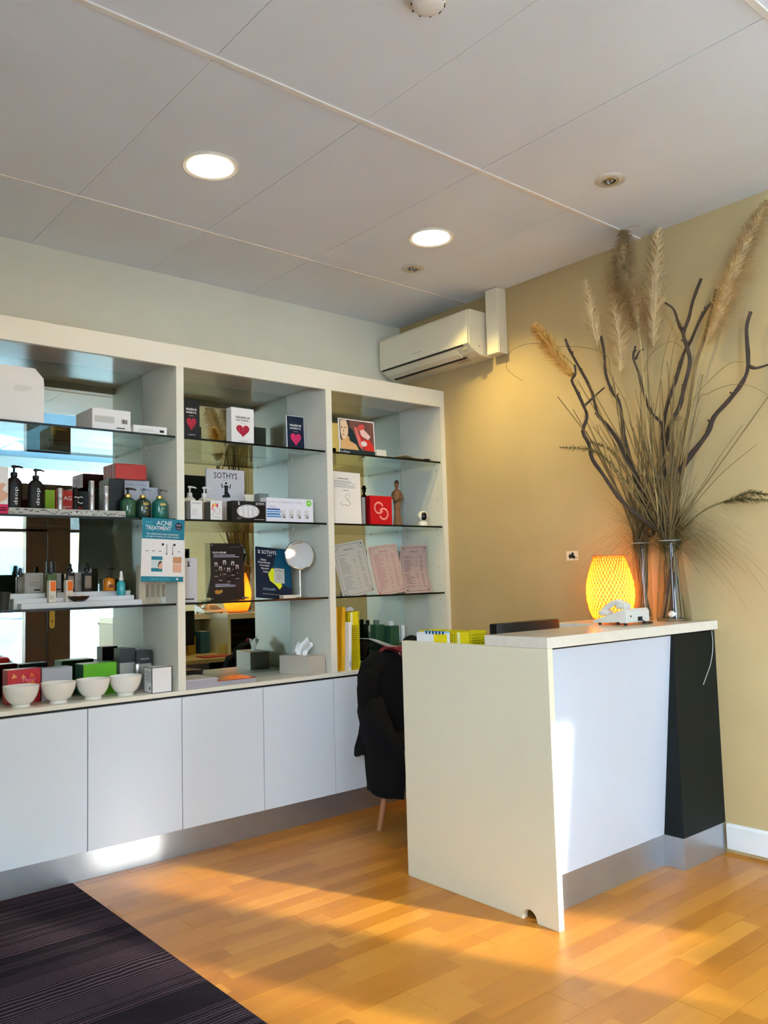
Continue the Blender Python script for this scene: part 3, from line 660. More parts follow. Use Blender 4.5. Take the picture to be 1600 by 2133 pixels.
for k, (lab, fork, v) in bl.items():
    t = thing('branch', lab, 'branch', (v[0], v[1], ZC), group='dark driftwood branches in the vase')
    off = Vector((v[0], v[1], ZC)); P = smooth_path([Vector(p) - off for p in into(v, k, BR[k])], 3)
    obj('limb', tube(BM(), P, (rr[k] * 1.25, rr[k] * .62), 8, jit=.16), M_branch, t, True)
    if fork: obj('twig', tube(BM(), smooth_path([Vector(p) - off for p in BR[fork]], 4), (rr[k] * .75, rr[k] * .4), 7, jit=.15), M_branch, t, True)
    n = len(P)
    for j in range(3):
        i = random.randrange(n // 2, n - 2); p = P[i]; dv = Vector((random.uniform(-1, .2), random.uniform(-1, 1), .7)).normalized() * .022
        obj('knot', tube(BM(), [p, p + dv * .6, p + dv], (rr[k] * .5, rr[k] * .28), 6), M_branch, t, True)
t = thing('cane', 'straight tan cane leaning right among the dark branches', 'cane', (VR[0], VR[1], ZC)); off = Vector((VR[0], VR[1], ZC))
obj('stalk', tube(BM(), smooth_path([Vector(p) - off for p in into(VR, 's', BR['S1'])], 3), (.009, .006), 8, jit=.06), M_reed, t, True)

def plume(bm, path, wid, n, droop, seed, spread=1.0):
    rnd = random.Random(seed); P = smooth_path(path, 8); N = len(P)
    for _ in range(n):
        s = rnd.random() ** .85; i = min(N - 2, int(s * (N - 1))); p = P[i]; tg = (P[i + 1] - P[i]).normalized()
        a = rnd.uniform(0, 2 * math.pi); u = tg.cross(Vector((0, 1, .3))).normalized(); v = tg.cross(u)
        env = math.sin(math.pi * min(1, max(.05, (s * .88 + .08)))) ** .7
        rad = (u * math.cos(a) + v * math.sin(a)); ln = wid * env * rnd.uniform(.6, 1.25)
        q0 = p; q1 = p + rad * ln * .45 + tg * ln * .7; q2 = p + rad * ln * .95 * spread + tg * ln * 1.15 + Vector((0, 0, -droop * ln))
        q3 = q2 + rad * ln * .18 + tg * ln * .25 + Vector((0, 0, -droop * ln * .9))
        for q in (q1, q2, q3):
            if q.x > -.004 - OFFX: q.x = -.004 - OFFX
            if q.z > H - .006 - ZC: q.z = H - .006 - ZC
        sd = tg.cross(rad).normalized(); w0 = .0017
        ribbon(bm, [q0, q1, q2, q3], w0, w0 * .35, sd)
pinfo = {'P1': ('short golden pampas plume leaning furthest left', M_plume_go, .046, 1300, .1, VL), 'P2': ('thin pale feather grass head left of the large plume', M_plume, .036, 700, .0, VL),
         'P3': ('largest brown pampas plume touching the ceiling', M_plume_dk, .072, 3000, .45, VL), 'P4': ('slim pale pampas plume below the large brown one', M_plume, .045, 1200, .1, VL),
         'P5': ('tall narrow pale pampas plume right of the large brown one', M_plume, .052, 1700, .0, VL), 'P6': ('long tan pampas plume arching right to the ceiling', M_plume, .072, 2600, .35, VR),
         'P7': ('small brown seed head low among the branches', M_plume_dk, .022, 260, .1, VR),
         'F1': ('olive foxtail grass head pointing far left', M_grass, .018, 420, .1, VL), 'F2': ('shorter foxtail grass head above the left pointing one', M_grass, .014, 260, .1, VL),
         'F3': ('lower foxtail grass head arching right over the counter end', M_grass, .017, 380, .1, VR), 'F4': ('upper foxtail grass head arching right over the counter end', M_grass, .015, 300, .1, VR)}
for k, (lab, m, wid, n, dr, v) in pinfo.items():
    pts, b = PL[k]; off = Vector((v[0], v[1], ZC)); OFFX = v[0]
    t = thing('pampas_plume' if k[0] == 'P' else 'foxtail_grass', lab, 'dried grass', (v[0], v[1], ZC), group='dried grass heads in the vases')
    Q = [Vector(p) - off for p in pts]
    first = [Vector(p) - off for p in into(v, k, pts[:b + 1])]
    obj('stem', tube(BM(), smooth_path(first + [Vector(p) - off for p in pts[b + 1:]], 3), (.0034, .0010), 6), M_stem if k[0] == 'P' else M_grass, t, True)
    Q = Q[:-1] if k == 'P3' else Q
    bm = BM(); plume(bm, Q[b - (1 if k[0] == 'F' else 0):] if len(Q) - b >= 2 else Q[-2:], wid, n, dr, hash(k) % 1000 if False else sum(map(ord, k)))
    obj('plume', bm, m, t, kind='stuff')
for i, pts in enumerate(LF):
    labs = ['curled dry leaf blade looping out furthest left', 'flat dry leaf blade folded towards the golden plume', 'arched dry blade reaching right past the antler branch', 'thin looping blade below the antler branch', 'dry blade arching over the middle of the branches',
            'upright dry blade beside the tall narrow plume', 'upright dry blade left of the short thick branch', 'upright dry blade right of centre', 'short upright dry blade near the wavy branch', 'straight dark blade slanting right over the counter', 'pale blade slanting furthest right over the counter']
    v = VR; off = Vector((v[0], v[1], ZC)); P = smooth_path([Vector(p) - off for p in into(v, i, pts)], 5)
    bm = BM(); tube(bm, P, (.0026, .0009), 5); o = obj('grass_blade', bm, M_reed if i % 2 == 0 else M_grass, None, True, loc=off); tag(o, labs[i], 'dried grass', 'single dry blades in the vase')
# bundles nobody could count: upright reeds and the tuft of thin grass
rnd = random.Random(5); bm = BM()
for i in range(105):
    v = VL if i % 3 == 0 else VR
    a = rnd.uniform(0, 6.28); r = rnd.uniform(.010, .031) if v is VL else rnd.uniform(.015, .064); rm_ = rnd.uniform(.01, .034); foot = Vector((v[0] + r * math.cos(a), v[1] + r * math.sin(a), ZC + .016)); mouth = Vector((v[0] + rm_ * math.cos(a + 2.2), v[1] + rm_ * math.sin(a + 2.2), ZC + .345))
    s = rnd.gauss(0, .5); dirn = Vector((-.76, .65, 0)) if s > 0 else Vector((-.05, -1, 0)); ht = rnd.uniform(.22, .62) if rnd.random() < .6 else rnd.uniform(.55, .85)
    top = mouth + dirn * abs(s) * .30 * ht / .6 + Vector((rnd.uniform(-.05, 0), rnd.uniform(-.03, .03), ht))
    top.x = min(top.x, -.012); mid = (mouth + top) / 2 + Vector((rnd.uniform(-.015, .0), rnd.uniform(-.01, .01), .02))
    tube(bm, smooth_path([foot, mouth, mid, top], 4), (rnd.uniform(.0028, .0055), rnd.uniform(.0012, .0026)), 5)
o = obj('reed_bundle', bm, M_reed, None, True); tag(o, 'dense bundle of upright tan reeds filling both vases', 'dried reeds', kind='stuff')
bm = BM()
for i in range(760):
    v = VL if i % 4 == 0 else VR
    a = rnd.uniform(0, 6.28); mouth = Vector((v[0] + rnd.uniform(0, .045) * math.cos(a), v[1] + rnd.uniform(0, .045) * math.sin(a), ZC + rnd.uniform(.30, .42)))
    s = rnd.gauss(0, 1); side = Vector((-.74, .62, 0)) if s < 0 else Vector((-.02, -1, 0))
    side = (side + Vector((rnd.uniform(-.35, .2), rnd.uniform(-.35, .35), 0))).normalized()
    ln = rnd.uniform(.12, .36) if rnd.random() < .8 else rnd.uniform(.3, .5); up = rnd.uniform(.2, 1.3); sag = up * .55 + rnd.uniform(.25, .6) * (1.4 - up * .5)
    P = []
    for k in range(8):
        q = k / 7; h = up * q - sag * q * q
        p = mouth + side * ln * (q if up < .8 else q * .75) + Vector((0, 0, h * ln)); p.x = min(p.x, -.008); P.append(p)
    ribbon(bm, P, .0014, .0004, side.cross(Vector((0, 0, 1))))
o = obj('grass_tuft', bm, M_grass, None); tag(o, 'spray of fine olive grass drooping over the vase mouths', 'dried grass', kind='stuff')
bm = BM()
for i in range(260):
    v = VR if i % 5 else VL
    a = rnd.uniform(0, 6.28); r = rnd.uniform(.0, .03); p0 = Vector((v[0] + r * math.cos(a), v[1] + r * math.sin(a), ZC + .03 + rnd.uniform(0, .15)))
    p1 = Vector((v[0] + r * math.cos(a + 2), v[1] + r * math.sin(a + 2), ZC + .36)); s = rnd.gauss(0, .5)
    p2 = p1 + Vector((-.5 if s > 0 else -.05, .42 if s > 0 else -.6, 0)) * abs(s) * .28 + Vector((0, 0, rnd.uniform(.08, .42))); p2.x = min(p2.x, -.01)
    ribbon(bm, smooth_path([p0, p1, p2], 4), .0017, .0005, (.65, .76, 0))
o = obj('grass_clump', bm, mat('dark_olive_grass', (74, 72, 44), .85, var=.3, scale=10), None); tag(o, 'dark olive clump of grass packed in the vase necks', 'dried grass', kind='stuff')

# ================================================================== GOODS ON THE SHELVES
EPS = .0004
def W_(n, c, r=.45, **k):
    k.setdefault('spec', .28)
    return mat(n, c, r, **k)
K_white = W_('white_card', (228, 228, 228)); K_off = W_('off_white_card', (214, 212, 204)); K_black = W_('black_card', (7, 7, 8), .4)
K_grey = W_('grey_card', (150, 150, 148)); K_silver = W_('silver_grey_card', (176, 180, 190), .35); K_red = W_('scarlet_card', (168, 32, 14), .35)
K_dred = W_('red_card', (186, 30, 40), .35); K_green = W_('bright_green_card', (92, 172, 24), .4); K_dgreen = W_('dark_green_card', (16, 92, 62), .4)
K_navy = W_('navy_card', (12, 24, 48), .4); K_teal = W_('teal_print', (22, 118, 140), .5); K_orange = W_('orange_print', (226, 112, 30), .5)
K_ink = W_('dark_ink', (24, 24, 28), .6); K_wink = W_('white_ink', (235, 235, 235), .6); K_gink = W_('grey_ink', (140, 140, 142), .7)
K_beige = W_('beige_card', (186, 178, 160)); K_gold = W_('gold_metal', (206, 164, 82), .28, metal=1); K_clearcap = clear_glass('clear_plastic', (222, 226, 228), ior=1.4)
K_blackp = W_('black_plastic', (6, 6, 7), .35); K_silv = W_('silver_tube', (190, 192, 196), .28, metal=.9); K_skin = W_('skin_print', (214, 168, 142), .6)
K_magenta = W_('magenta_print', (196, 30, 84), .5); K_crimson = W_('crimson_print', (150, 18, 44), .5)
def carton(name, label, cat, x0, x1, yf, dep, z, h, m, rz=0, group=None, mlid=None, tilt=0):
    t = thing(name, label, cat, ((x0 + x1) / 2, yf, z + EPS), (tilt, 0, rz), group); w = x1 - x0
    obj('carton_body', box(BM(), -w / 2, w / 2, 0, dep, 0, h - .0012, min(.0012, w / 12, dep / 4)), m, t)
    if dep > .01: obj('tuck_flap', box(BM(), -w / 2 + .001, w / 2 - .001, .0008, dep - .001, h - .0011, h, .0003, 1), mlid or m, t)
    return t
def lines(parent, x0, x1, z0, z1, n, m, y=-.0005, th=.4, seed=1, cols=None, face='-y'):
    """rows of tiny unreadable print"""
    rnd = random.Random(seed); bm = BM(); dz = (z1 - z0) / n
    for i in range(n):
        z = z1 - dz * (i + .5); e = x1 - (x1 - x0) * rnd.choice((0, .05, .2, .4))
        for a, b in (cols or ((x0, e),)): rect(bm, a, b, z - dz * th / 2, z + dz * th / 2, y, face)
    return obj('small_print', bm, m, parent, kind='stuff')
def patch(parent, name, m, *pts, y=-.0005, face='-y'): return obj(name, flat(BM(), pts, y, face), m, parent)
def prect(parent, name, m, x0, x1, z0, z1, y=-.0005, face='-y'): return obj(name, rect(BM(), x0, x1, z0, z1, y, face), m, parent)
def pump_bottle(label, x, y, z, r, hb, m, collar, pump, oval=1.0, group=None, rz=0, ht=None, cat='bottle'):
    t = thing('pump_bottle', label, cat, (x, y, z + EPS), (0, 0, rz), group); ht = ht or hb * 1.38
    prof = [(.0001, 0), (r * .93, 0), (r, .004), (r, hb * .72), (r * .93, hb * .82), (r * .6, hb * .93), (r * .36, hb * .97), (r * .34, hb)]
    obj('bottle_body', lathe(BM(), prof, 28, cap=False, sy=oval), m, t, True)
    obj('collar', lathe(BM(), [(r * .40, hb * .985), (r * .40, hb * 1.10), (r * .30, hb * 1.12), (.0001, hb * 1.12)], 20, cap=False), collar, t, True)
    p = BM(); lathe(p, [(r * .14, hb * 1.115), (r * .14, ht - .012), (r * .3, ht - .010), (r * .3, ht - .002), (r * .2, ht), (.0001, ht)], 14, cap=False); o = obj('pump', p, pump, t, True)
    q = BM(); tube(q, [(0, 0, ht - .006), (r * .55, -r * .2, ht - .006), (r * .95, -r * .35, ht - .011)], (r * .14, r * .09), 8); obj('nozzle', q, pump, o, True)
    return t
def stick(name, label, x, y, z, r, h, m, cap=None, group=None, cat='tube'):
    t = thing(name, label, cat, (x, y, z + EPS), group=group)
    obj('barrel', lathe(BM(), [(.0001, 0), (r * .95, 0), (r, .002), (r, h * .45), (r * .97, h * .455), (r, h * .46), (r, h * .97), (r * .92, h), (.0001, h)], 24, cap=False), m, t, True)
    if cap: obj('cap', lathe(BM(), [(r * 1.02, h * .62), (r * 1.02, h), (r * .9, h + .002), (.0001, h + .002)], 24, cap=False), cap, t, True)
    return t
def heart(bm, cx, cz, w, h, y):
    pts = []
    for i in range(40):
        a = 2 * math.pi * i / 40; px_ = 16 * math.sin(a) ** 3; pz_ = 13 * math.cos(a) - 5 * math.cos(2 * a) - 2 * math.cos(3 * a) - math.cos(4 * a)
        pts.append((cx + px_ / 32 * w, cz + (pz_ + 2.5) / 29 * h))
    return flat(bm, pts[::-1], y)

# ---- left bay, top shelf
t = thing('open_carton', 'large open white carton with raised flap on the top left shelf', 'box', (-2.50, -.37, Z1 + EPS))
a, b_, d_, h_ = -.125, .104, .24, .176
for (q0, q1, r0, r1) in ((a, b_, 0, .003), (a, b_, d_ - .003, d_), (a, a + .003, .0031, d_ - .0031), (b_ - .003, b_, .0031, d_ - .0031)):
    obj('wall', box(BM(), q0, q1, r0, r1, .0032, h_), K_white, t)
obj('bottom', box(BM(), a, b_, 0, d_, 0, .003), K_white, t)
fl_ = BM(); prism(fl_, [(a, 0), (b_, 0), (b_, .02), (b_ - .035, .062), (a, .062)], 0, .002, 'y'); obj('flap', fl_, K_white, t, loc=(0, .0035, h_ + .0004), rot=(-.12, 0, 0))
fl_ = BM(); prism(fl_, [(0, .02), (0, d_ - .02), (.05, d_ - .05), (.05, .05)], 0, .002, 'z'); obj('flap', fl_, K_white, t, loc=(a + .001, 0, h_ + .001), rot=(0, -2.3, 0))
lines(t, -.02, .055, .128, .155, 4, W_('faint_ink', (196, 196, 196)), seed=3)
t = carton('carton', 'white low carton with barcode and torn top on the top left shelf', 'box', -2.184, -2.005, -.365, .20, Z1, .096, K_white, mlid=K_off)
bc = BM(); rnd = random.Random(2); xx = .046
while xx < .072: wv_ = rnd.choice((.0008, .0016, .0024)); rect(bc, xx, xx + wv_, .034, .054, -.0005); xx += wv_ + rnd.choice((.0008, .0014))
obj('barcode', bc, K_ink, t, kind='stuff'); prect(t, 'printed_band', K_ink, .022, .062, .010, .015)
prect(t, 'grey_stamp', W_('pale_grey_ink', (188, 188, 186)), -.08, .012, .032, .062)
for k in range(4):
    fp_ = BM(); prism(fp_, [(-.03, 0), (.03, .004), (.022, .012), (-.01, .008)], 0, .001, 'y'); obj('torn_edge', fp_, K_off, t, loc=(-.05 + .04 * k, .02 + .012 * k, .095), rot=(.5 * (-1) ** k, .1 * k, 0))
t = carton('flat_carton', 'flattened white carton with curled end beside the low carton', 'box', -1.985, -1.822, -.355, .16, Z1, .040, K_white, rz=-.06)
prect(t, 'barcode', K_ink, .045, .066, .012, .024); lines(t, -.06, .03, .008, .026, 4, W_('pale_grey_ink', (188, 188, 186)), seed=5)
cf = BM(); prism(cf, [(0, 0), (.03, 0), (.045, .022), (.01, .03)], 0, .001, 'y'); obj('curled_flap', cf, K_white, t, loc=(-.105, .02, .012), rot=(-.4, .35, .2))

# ---- left bay, second shelf
t = carton('poster_box', 'pink and white box with a hand picture at the left edge', 'box', -2.628, -2.539, -.37, .05, Z2, .197, K_white)
prect(t, 'pink_band', K_magenta, -.0445, .0445, .0, .040); patch(t, 'hand_picture', K_skin, (-.044, .045), (.01, .045), (.038, .062), (.044, .085), (.02, .10), (.036, .125), (.018, .13), (-.005, .105), (-.044, .11))
lines(t, .0, .04, .012, .03, 2, K_wink, seed=2)
for x_, y_, h_, lab in ((-2.501, -.315, .19, 'black pump bottle nearest the left edge on the riser'), (-2.411, -.315, .18, 'second black pump bottle from the left on the riser')):
    t = pump_bottle(lab, x_, y_, Z2 + .0285, .0345, .138 * h_ / .19, K_blackp, K_blackp, K_blackp, .62, 'black pump bottles', ht=.185 * h_ / .19)
    letters(t, 'dosp', .004, -.0235, .052, .075, .019, K_wink, vertical=True)
r_ = thing('display_riser', 'low grey mosaic display riser under the pump bottles and tubes', 'display riser', (-2.285, -.37, Z2 + EPS))
obj('plank', box(BM(), -.252, .254, 0, .17, 0, .028, .0015), W_('riser_grey', (176, 176, 170), .4), r_)
mo = BM(); rnd = random.Random(4)
for i in range(46):
    x_ = -.245 + i * .0108; z_ = rnd.uniform(.003, .02); rect(mo, x_, x_ + rnd.uniform(.006, .016), z_, z_ + rnd.uniform(.002, .006), -.0005)
obj('mosaic_flecks', mo, W_('fleck_dark', (70, 72, 70), .4), r_, kind='stuff')
letters(r_, 'BABA', .055, -.0008, .012, .085, .012, K_wink)
ZR = Z2 + .0288
t = carton('small_box', 'lime green box behind the silver tubes', 'box', -2.356, -2.314, -.27, .04, ZR, .092, W_('lime_card', (132, 170, 30)), group='small boxes on the riser')
t = carton('small_box', 'red box with white letters behind the silver tubes', 'box', -2.310, -2.236, -.27, .045, ZR, .094, W_('brick_red_card', (176, 44, 30)), group='small boxes on the riser')
letters(t, 'AG', .014, -.0006, .058, .035, .018, K_wink, bold=.01); lines(t, -.03, .03, .01, .022, 2, K_wink, seed=6)
t = carton('small_box', 'black box with a white letter C between the tubes', 'box', -2.222, -2.160, -.268, .045, ZR, .094, K_black, group='small boxes on the riser')
letters(t, 'C', -.012, -.0006, .052, .026, .034, K_wink); prect(t, 'red_line', K_dred, -.02, .0, .014, .020)
for x_, h_, lab in ((-2.315, .092, 'short silver tube leftmost on the riser'), (-2.175, .132, 'tallest silver tube on the riser'), (-2.109, .112, 'silver tube at the right end of the riser')):
    t = stick('cosmetic_tube', lab, x_, -.335, ZR, .0125, h_, K_silv, K_silv, 'silver tubes on the riser')
t = stick('cosmetic_tube', 'black tube standing among the silver tubes', -2.247, -.332, ZR, .0115, .098, K_blackp, K_blackp); prect(t, 'white_band', K_wink, -.008, .008, .055, .058, y=-.0122)
t = carton('box', 'tall black and grey box under the scarlet box', 'box', -2.080, -2.006, -.298, .12, Z2, .184, K_black)
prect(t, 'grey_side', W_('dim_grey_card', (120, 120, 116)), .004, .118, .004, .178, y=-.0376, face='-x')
t = carton('box', 'silver grey box with faint lettering behind the green bottles', 'box', -2.004, -1.868, -.26, .09, Z2, .186, K_silver)
letters(t, 'revitaliser + masque', -.002, -.0006, .165, .11, .009, W_('slate_ink', (86, 90, 104), .6))
t = carton('box', 'scarlet shiny box lying on the tall black and silver boxes', 'box', -2.045, -1.895, -.29, .15, Z2 + .1862, .072, K_red)
for k in range(3): prect(t, 'white_stripe', K_wink, .03 + .03 * k, .036 + .03 * k, .004, .066, y=-.0756, face='-x')
t = carton('box', 'white box with a purple curve behind the right green bottles', 'box', -1.884, -1.812, -.235, .035, Z2, .160, K_silver)
cv = BM(); N = 12
for i in range(N):
    z0_, z1_ = .16 * i / N, .16 * (i + 1) / N; f_ = lambda z: -.030 + .016 * (1 - (z / .16)) ** 2 - .006
    flat(cv, [(f_(z0_), z0_), (f_(z0_) + .006, z0_), (f_(z1_) + .006, z1_), (f_(z1_), z1_)], -.0006)
obj('purple_curve', cv, W_('violet_ink', (98, 70, 160), .5), t); letters(t, 'ADRIA', .008, -.0006, .085, .038, .009, K_wink, bold=.01)
M_gb = [W_('bottle_green', (28, 78, 52), .12, spec=.6), W_('bottle_green_dark', (24, 52, 42), .12, spec=.6), W_('bottle_teal', (20, 98, 86), .12, spec=.6)]
for i, (x_, lab) in enumerate(((-2.002, 'green pump bottle with gold collar furthest left of three'), (-1.930, 'dark green pump bottle with gold crest in the middle of three'), (-1.846, 'teal green pump bottle with gold collar nearest the partition'))):
    t = pump_bottle(lab, x_, -.325, Z2, .037, .098, M_gb[i], K_gold, K_clearcap if i else K_blackp, 1, 'green pump bottles', ht=.142)
    cr = BM()
    for k in range(5): flat(cr, [(-.012 + k * .006 - .002, .066), (-.012 + k * .006 + .002, .066), (-.012 + k * .006, .078 - abs(k - 2) * .002)], -.0375)
    rect(cr, -.014, .014, .062, .0655, -.0375); rect(cr, -.007, .007, .045, .048, -.0375)
    if i: obj('gold_crest', cr, W_('gold_print', (222, 190, 84), .4), t, kind='stuff')
    else: cr.free()

# ---- hanging sign
t = thing('shelf_sign', 'teal and white acne treatment sign hanging from the second left shelf', 'sign', (-1.861, -.402, Z2 - .004), (0, .035, 0))
obj('card', box(BM(), -.105, .105, 0, .0016, -.292, .0, .0004, 1), K_white, t)
prect(t, 'teal_header', K_teal, -.105, .105, -.096, 0); prect(t, 'teal_footer', K_teal, -.105, .105, -.292, -.268)
letters(t, 'results', -.074, -.0009, -.018, .034, .007, W_('light_teal', (110, 190, 205))); letters(t, 'driven', -.075, -.0009, -.030, .032, .007, W_('light_teal', (110, 190, 205)))
letters(t, 'ACNE', .003, -.0009, -.021, .078, .020, K_wink, bold=.005); letters(t, 'TREATMENT', -.025, -.0009, -.045, .125, .018, K_wink, bold=.005)
letters(t, 'An advanced acne treatment', -.003, -.0009, -.072, .158, .009, K_wink); letters(t, 'program based on real results', -.003, -.0009, -.085, .162, .009, K_wink)
obj('price_disc', ellipse(BM(), .075, -.033, .018, .018, -.0009), K_navy, t); letters(t, '$149', .075, -.0013, -.028, .022, .008, K_wink); letters(t, '1/3', .075, -.0013, -.042, .014, .006, K_wink)
for x_, s in ((-.079, 0), (-.047, 0), (-.015, 0), (.018, 1), (.048, 1), (.079, 0)):
    bm = BM()
    if s: rect(bm, x_ - .0015, x_ + .0015, -.166, -.118, -.0007); flat(bm, [(x_ - .005, -.160), (x_, -.170), (x_ + .005, -.160)], -.0007)
    else: rect(bm, x_ - .007, x_ + .007, -.153, -.150, -.0007)
    obj('product_icon', bm, W_('icon_grey', (96, 100, 110)), t)
for x_ in (-.002, .056): obj('blue_dot', ellipse(BM(), x_, -.120, .006, .006, -.0009, 14), K_navy, t)
prect(t, 'product_photo', W_('photo_pale_teal', (196, 214, 216)), -.056, -.002, -.246, -.176); prect(t, 'photo_band', K_teal, -.056, -.002, -.192, -.176, y=-.0009); prect(t, 'photo_band', K_teal, -.056, -.002, -.246, -.230, y=-.0009)
obj('face_print', ellipse(BM(), -.012, -.218, .010, .017, -.0011), K_skin, t); patch(t, 'hair_print', W_('hair_print', (70, 44, 36)), (-.022, -.205), (-.014, -.196), (-.004, -.199), (-.008, -.206), (-.018, -.212), (-.020, -.226), (-.024, -.222), y=-.0013)
prect(t, 'skin_photo', W_('skin_tan_print', (190, 138, 100)), .050, .094, -.206, -.176); prect(t, 'skin_photo', K_skin, .050, .094, -.248, -.209)
letters(t, 'LIMITED EDITION', -.012, -.0009, -.280, .09, .007, W_('light_teal', (110, 190, 205))); obj('brand_dot', ellipse(BM(), .074, -.279, .005, .005, -.0009, 14), K_wink, t)

# ---- left bay, third shelf: stepped riser with bottles
r_ = thing('stepped_riser', 'white three-step acrylic display riser on the third left shelf', 'display riser', (-2.225, -.36, Z3 + EPS))
M_acr = W_('pale_blue_acrylic', (206, 214, 222), .2)
for i, (x0_, x1_, y0_, y1_, z1_) in enumerate(((-.255, .275, 0, .055, .024), (-.27, .26, .0555, .105, .044), (-.275, .265, .1055, .20, .066))):
    obj('step', box(BM(), x0_, x1_, y0_, y1_, 0, z1_, .0012), M_acr, r_)
T1, T2, T3 = Z3 + .0246, Z3 + .0446, Z3 + .0666
for x0_, x1_, yf_, h_, lab in ((-2.424, -2.344, -.215, .088, 'pale grey box behind the left bottles on the top step'), (-2.326, -2.262, -.205, .086, 'pale grey box behind the green spray bottle'), (-2.21, -2.13, -.205, .088, 'pale grey box behind the dark square bottles')):
    t = carton('grey_box', lab, 'box', x0_, x1_, yf_, .035, T3, h_, W_('pale_grey_card', (172, 172, 166)), group='grey boxes on the top step'); lines(t, -.02, .02, .03, .05, 2, K_gink, seed=8); prect(t, 'dark_label', K_black, .0, .028, .010, .016)
def square_bottle(label, x, y, z, w, h, m, capm, over=False, lab=None, group=None):
    t = thing('spray_bottle', label, 'bottle', (x, y, z + EPS), group=group)
    obj('bottle_body', box(BM(), -w / 2, w / 2, -w / 2, w / 2, 0, h * .66, w * .12), m, t, True)
    obj('neck', lathe(BM(), [(w * .2, h * .655), (w * .2, h * .72)], 16), capm, t, True)
    obj('sprayer', lathe(BM(), [(w * .34, h * .715), (w * .34, h * .80), (w * .24, h * .83), (w * .22, h * .95), (w * .14, h), (.0001, h)], 18, cap=False), capm, t, True)
    if over: obj('clear_cap', lathe(BM(), [(w * .46, h * .70), (w * .46, h * 1.02), (.0001, h * 1.02)], 20, cap=False), K_clearcap, t, True)
    if lab: prect(t, 'label', lab, -w * .34, w * .34, h * .12, h * .55, y=-w / 2 - .0005)
    return t
square_bottle('olive green spray bottle with clear cap on the top step', -2.328, -.262, T2 if False else T2, .042, .155, W_('olive_bottle', (72, 92, 50), .15), K_blackp, True)
square_bottle('clear-capped grey bottle at the left end of the top step', -2.448, -.235, T3, .030, .110, W_('smoke_bottle', (96, 98, 92), .2), K_blackp, True)
square_bottle('dark square bottle with grey label left of the amber bottle', -2.236, -.237, T3, .036, .128, W_('dark_bottle', (30, 28, 26), .2), K_blackp, False, W_('bottle_label', (120, 112, 100)))
square_bottle('dark square bottle with grey label in the middle of the top step', -2.160, -.237, T3, .040, .128, W_('dark_bottle', (30, 28, 26), .2), K_blackp, False, W_('bottle_label', (120, 112, 100)))
for x_, lab in ((-2.343, 'small cream box with orange panel on the middle step left'), (-2.270, 'small cream box with orange panel beside the patterned dish')):
    t = carton('small_box', lab, 'box', x_ - .0155, x_ + .0155, -.33, .028, T1 if False else T1, .094, K_off, group='orange and cream boxes'); prect(t, 'orange_panel', K_orange, -.008, .0135, .048, .090); lines(t, -.011, .011, .012, .032, 4, K_gink, seed=9)
t = pump_bottle('amber bottle with black pump on the top step', -2.066, -.262, T3 if False else T3, .026, .062, W_('amber_liquid', (190, 116, 22), .1, spec=.6), K_blackp, K_blackp, 1, ht=.108)
prect(t, 'label_bars', W_('amber_label', (110, 62, 16)), -.012, .012, .014, .030, y=-.0266)
t = thing('dropper_bottle', 'turquoise dropper bottle with white bulb at the riser end', 'bottle', (-2.018, -.285, T2 + EPS))
obj('bottle_body', lathe(BM(), [(.0001, 0), (.018, 0), (.0195, .003), (.0195, .052), (.016, .060), (.009, .066), (.009, .070)], 24, cap=False), W_('turquoise_liquid', (36, 160, 172), .1, spec=.6), t, True)
obj('collar', lathe(BM(), [(.0105, .069), (.0105, .082), (.0001, .082)], 18, cap=False), K_wink, t, True); obj('bulb', lathe(BM(), [(.007, .082), (.0075, .095), (.006, .106), (.003, .111), (.0001, .112)], 16, cap=False), K_wink, t, True)
t = carton('tall_box', 'tall narrow beige box at the right end of the stepped riser', 'box', -1.946, -1.912, -.318, .034, Z3, .182, K_beige); obj('ring_mark', ellipse(BM(), 0, .11, .006, .006, -.0005, 16), K_gink, t)
for k in range(4):
    t = carton('beige_box', ['beige box leftmost of four below the hanging sign', 'beige box second of four below the hanging sign', 'beige box third of four below the hanging sign', 'pale box nearest the partition below the hanging sign'][k], 'box', -1.905 + .029 * k, -1.878 + .029 * k, -.285 + .004 * k, .05, Z3, .125, K_beige if k < 3 else K_off, group='row of boxes below the sign'); prect(t, 'grey_band', W_('taupe_print', (140, 130, 112)), -.009, .009, .03, .09)
t = thing('patterned_dish', 'small dark dish with orange pattern at the front of the stepped riser', 'dish', (-2.235, -.345, T1 + EPS), (0, 0, 0))
obj('bowl', lathe(BM(), [(.0001, .004), (.018, .0), (.022, .001), (.036, .010), (.046, .022), (.0465, .023), (.044, .021), (.034, .012), (.018, .0045), (.0001, .0045)], 32, cap=False), W_('dark_glaze', (44, 30, 24), .25), t, True)
for k in range(9):
    a = k * .7; p = BM(); tube(p, smooth_path([(.012 * math.cos(a), .012 * math.sin(a), .010), (.026 * math.cos(a + .4), .026 * math.sin(a + .4), .015), (.040 * math.cos(a + .9), .040 * math.sin(a + .9), .0215)], 4), (.002, .004), 6); obj('painted_petal', p, [K_orange, W_('coral_glaze', (222, 110, 84), .3), W_('cream_glaze', (214, 196, 160), .3)][k % 3], t, True)
t = thing('glass_tumbler', 'smoked glass tumbler at the left edge of the third shelf', 'glass', (-2.545, -.31, Z3 + EPS)); obj('cup', lathe(BM(), [(.0001, 0), (.026, 0), (.028, .004), (.036, .075), (.0345, .075), (.026, .006), (.0001, .005)], 28, cap=False), W_('smoke_glass', (44, 50, 48), .1), t, True)

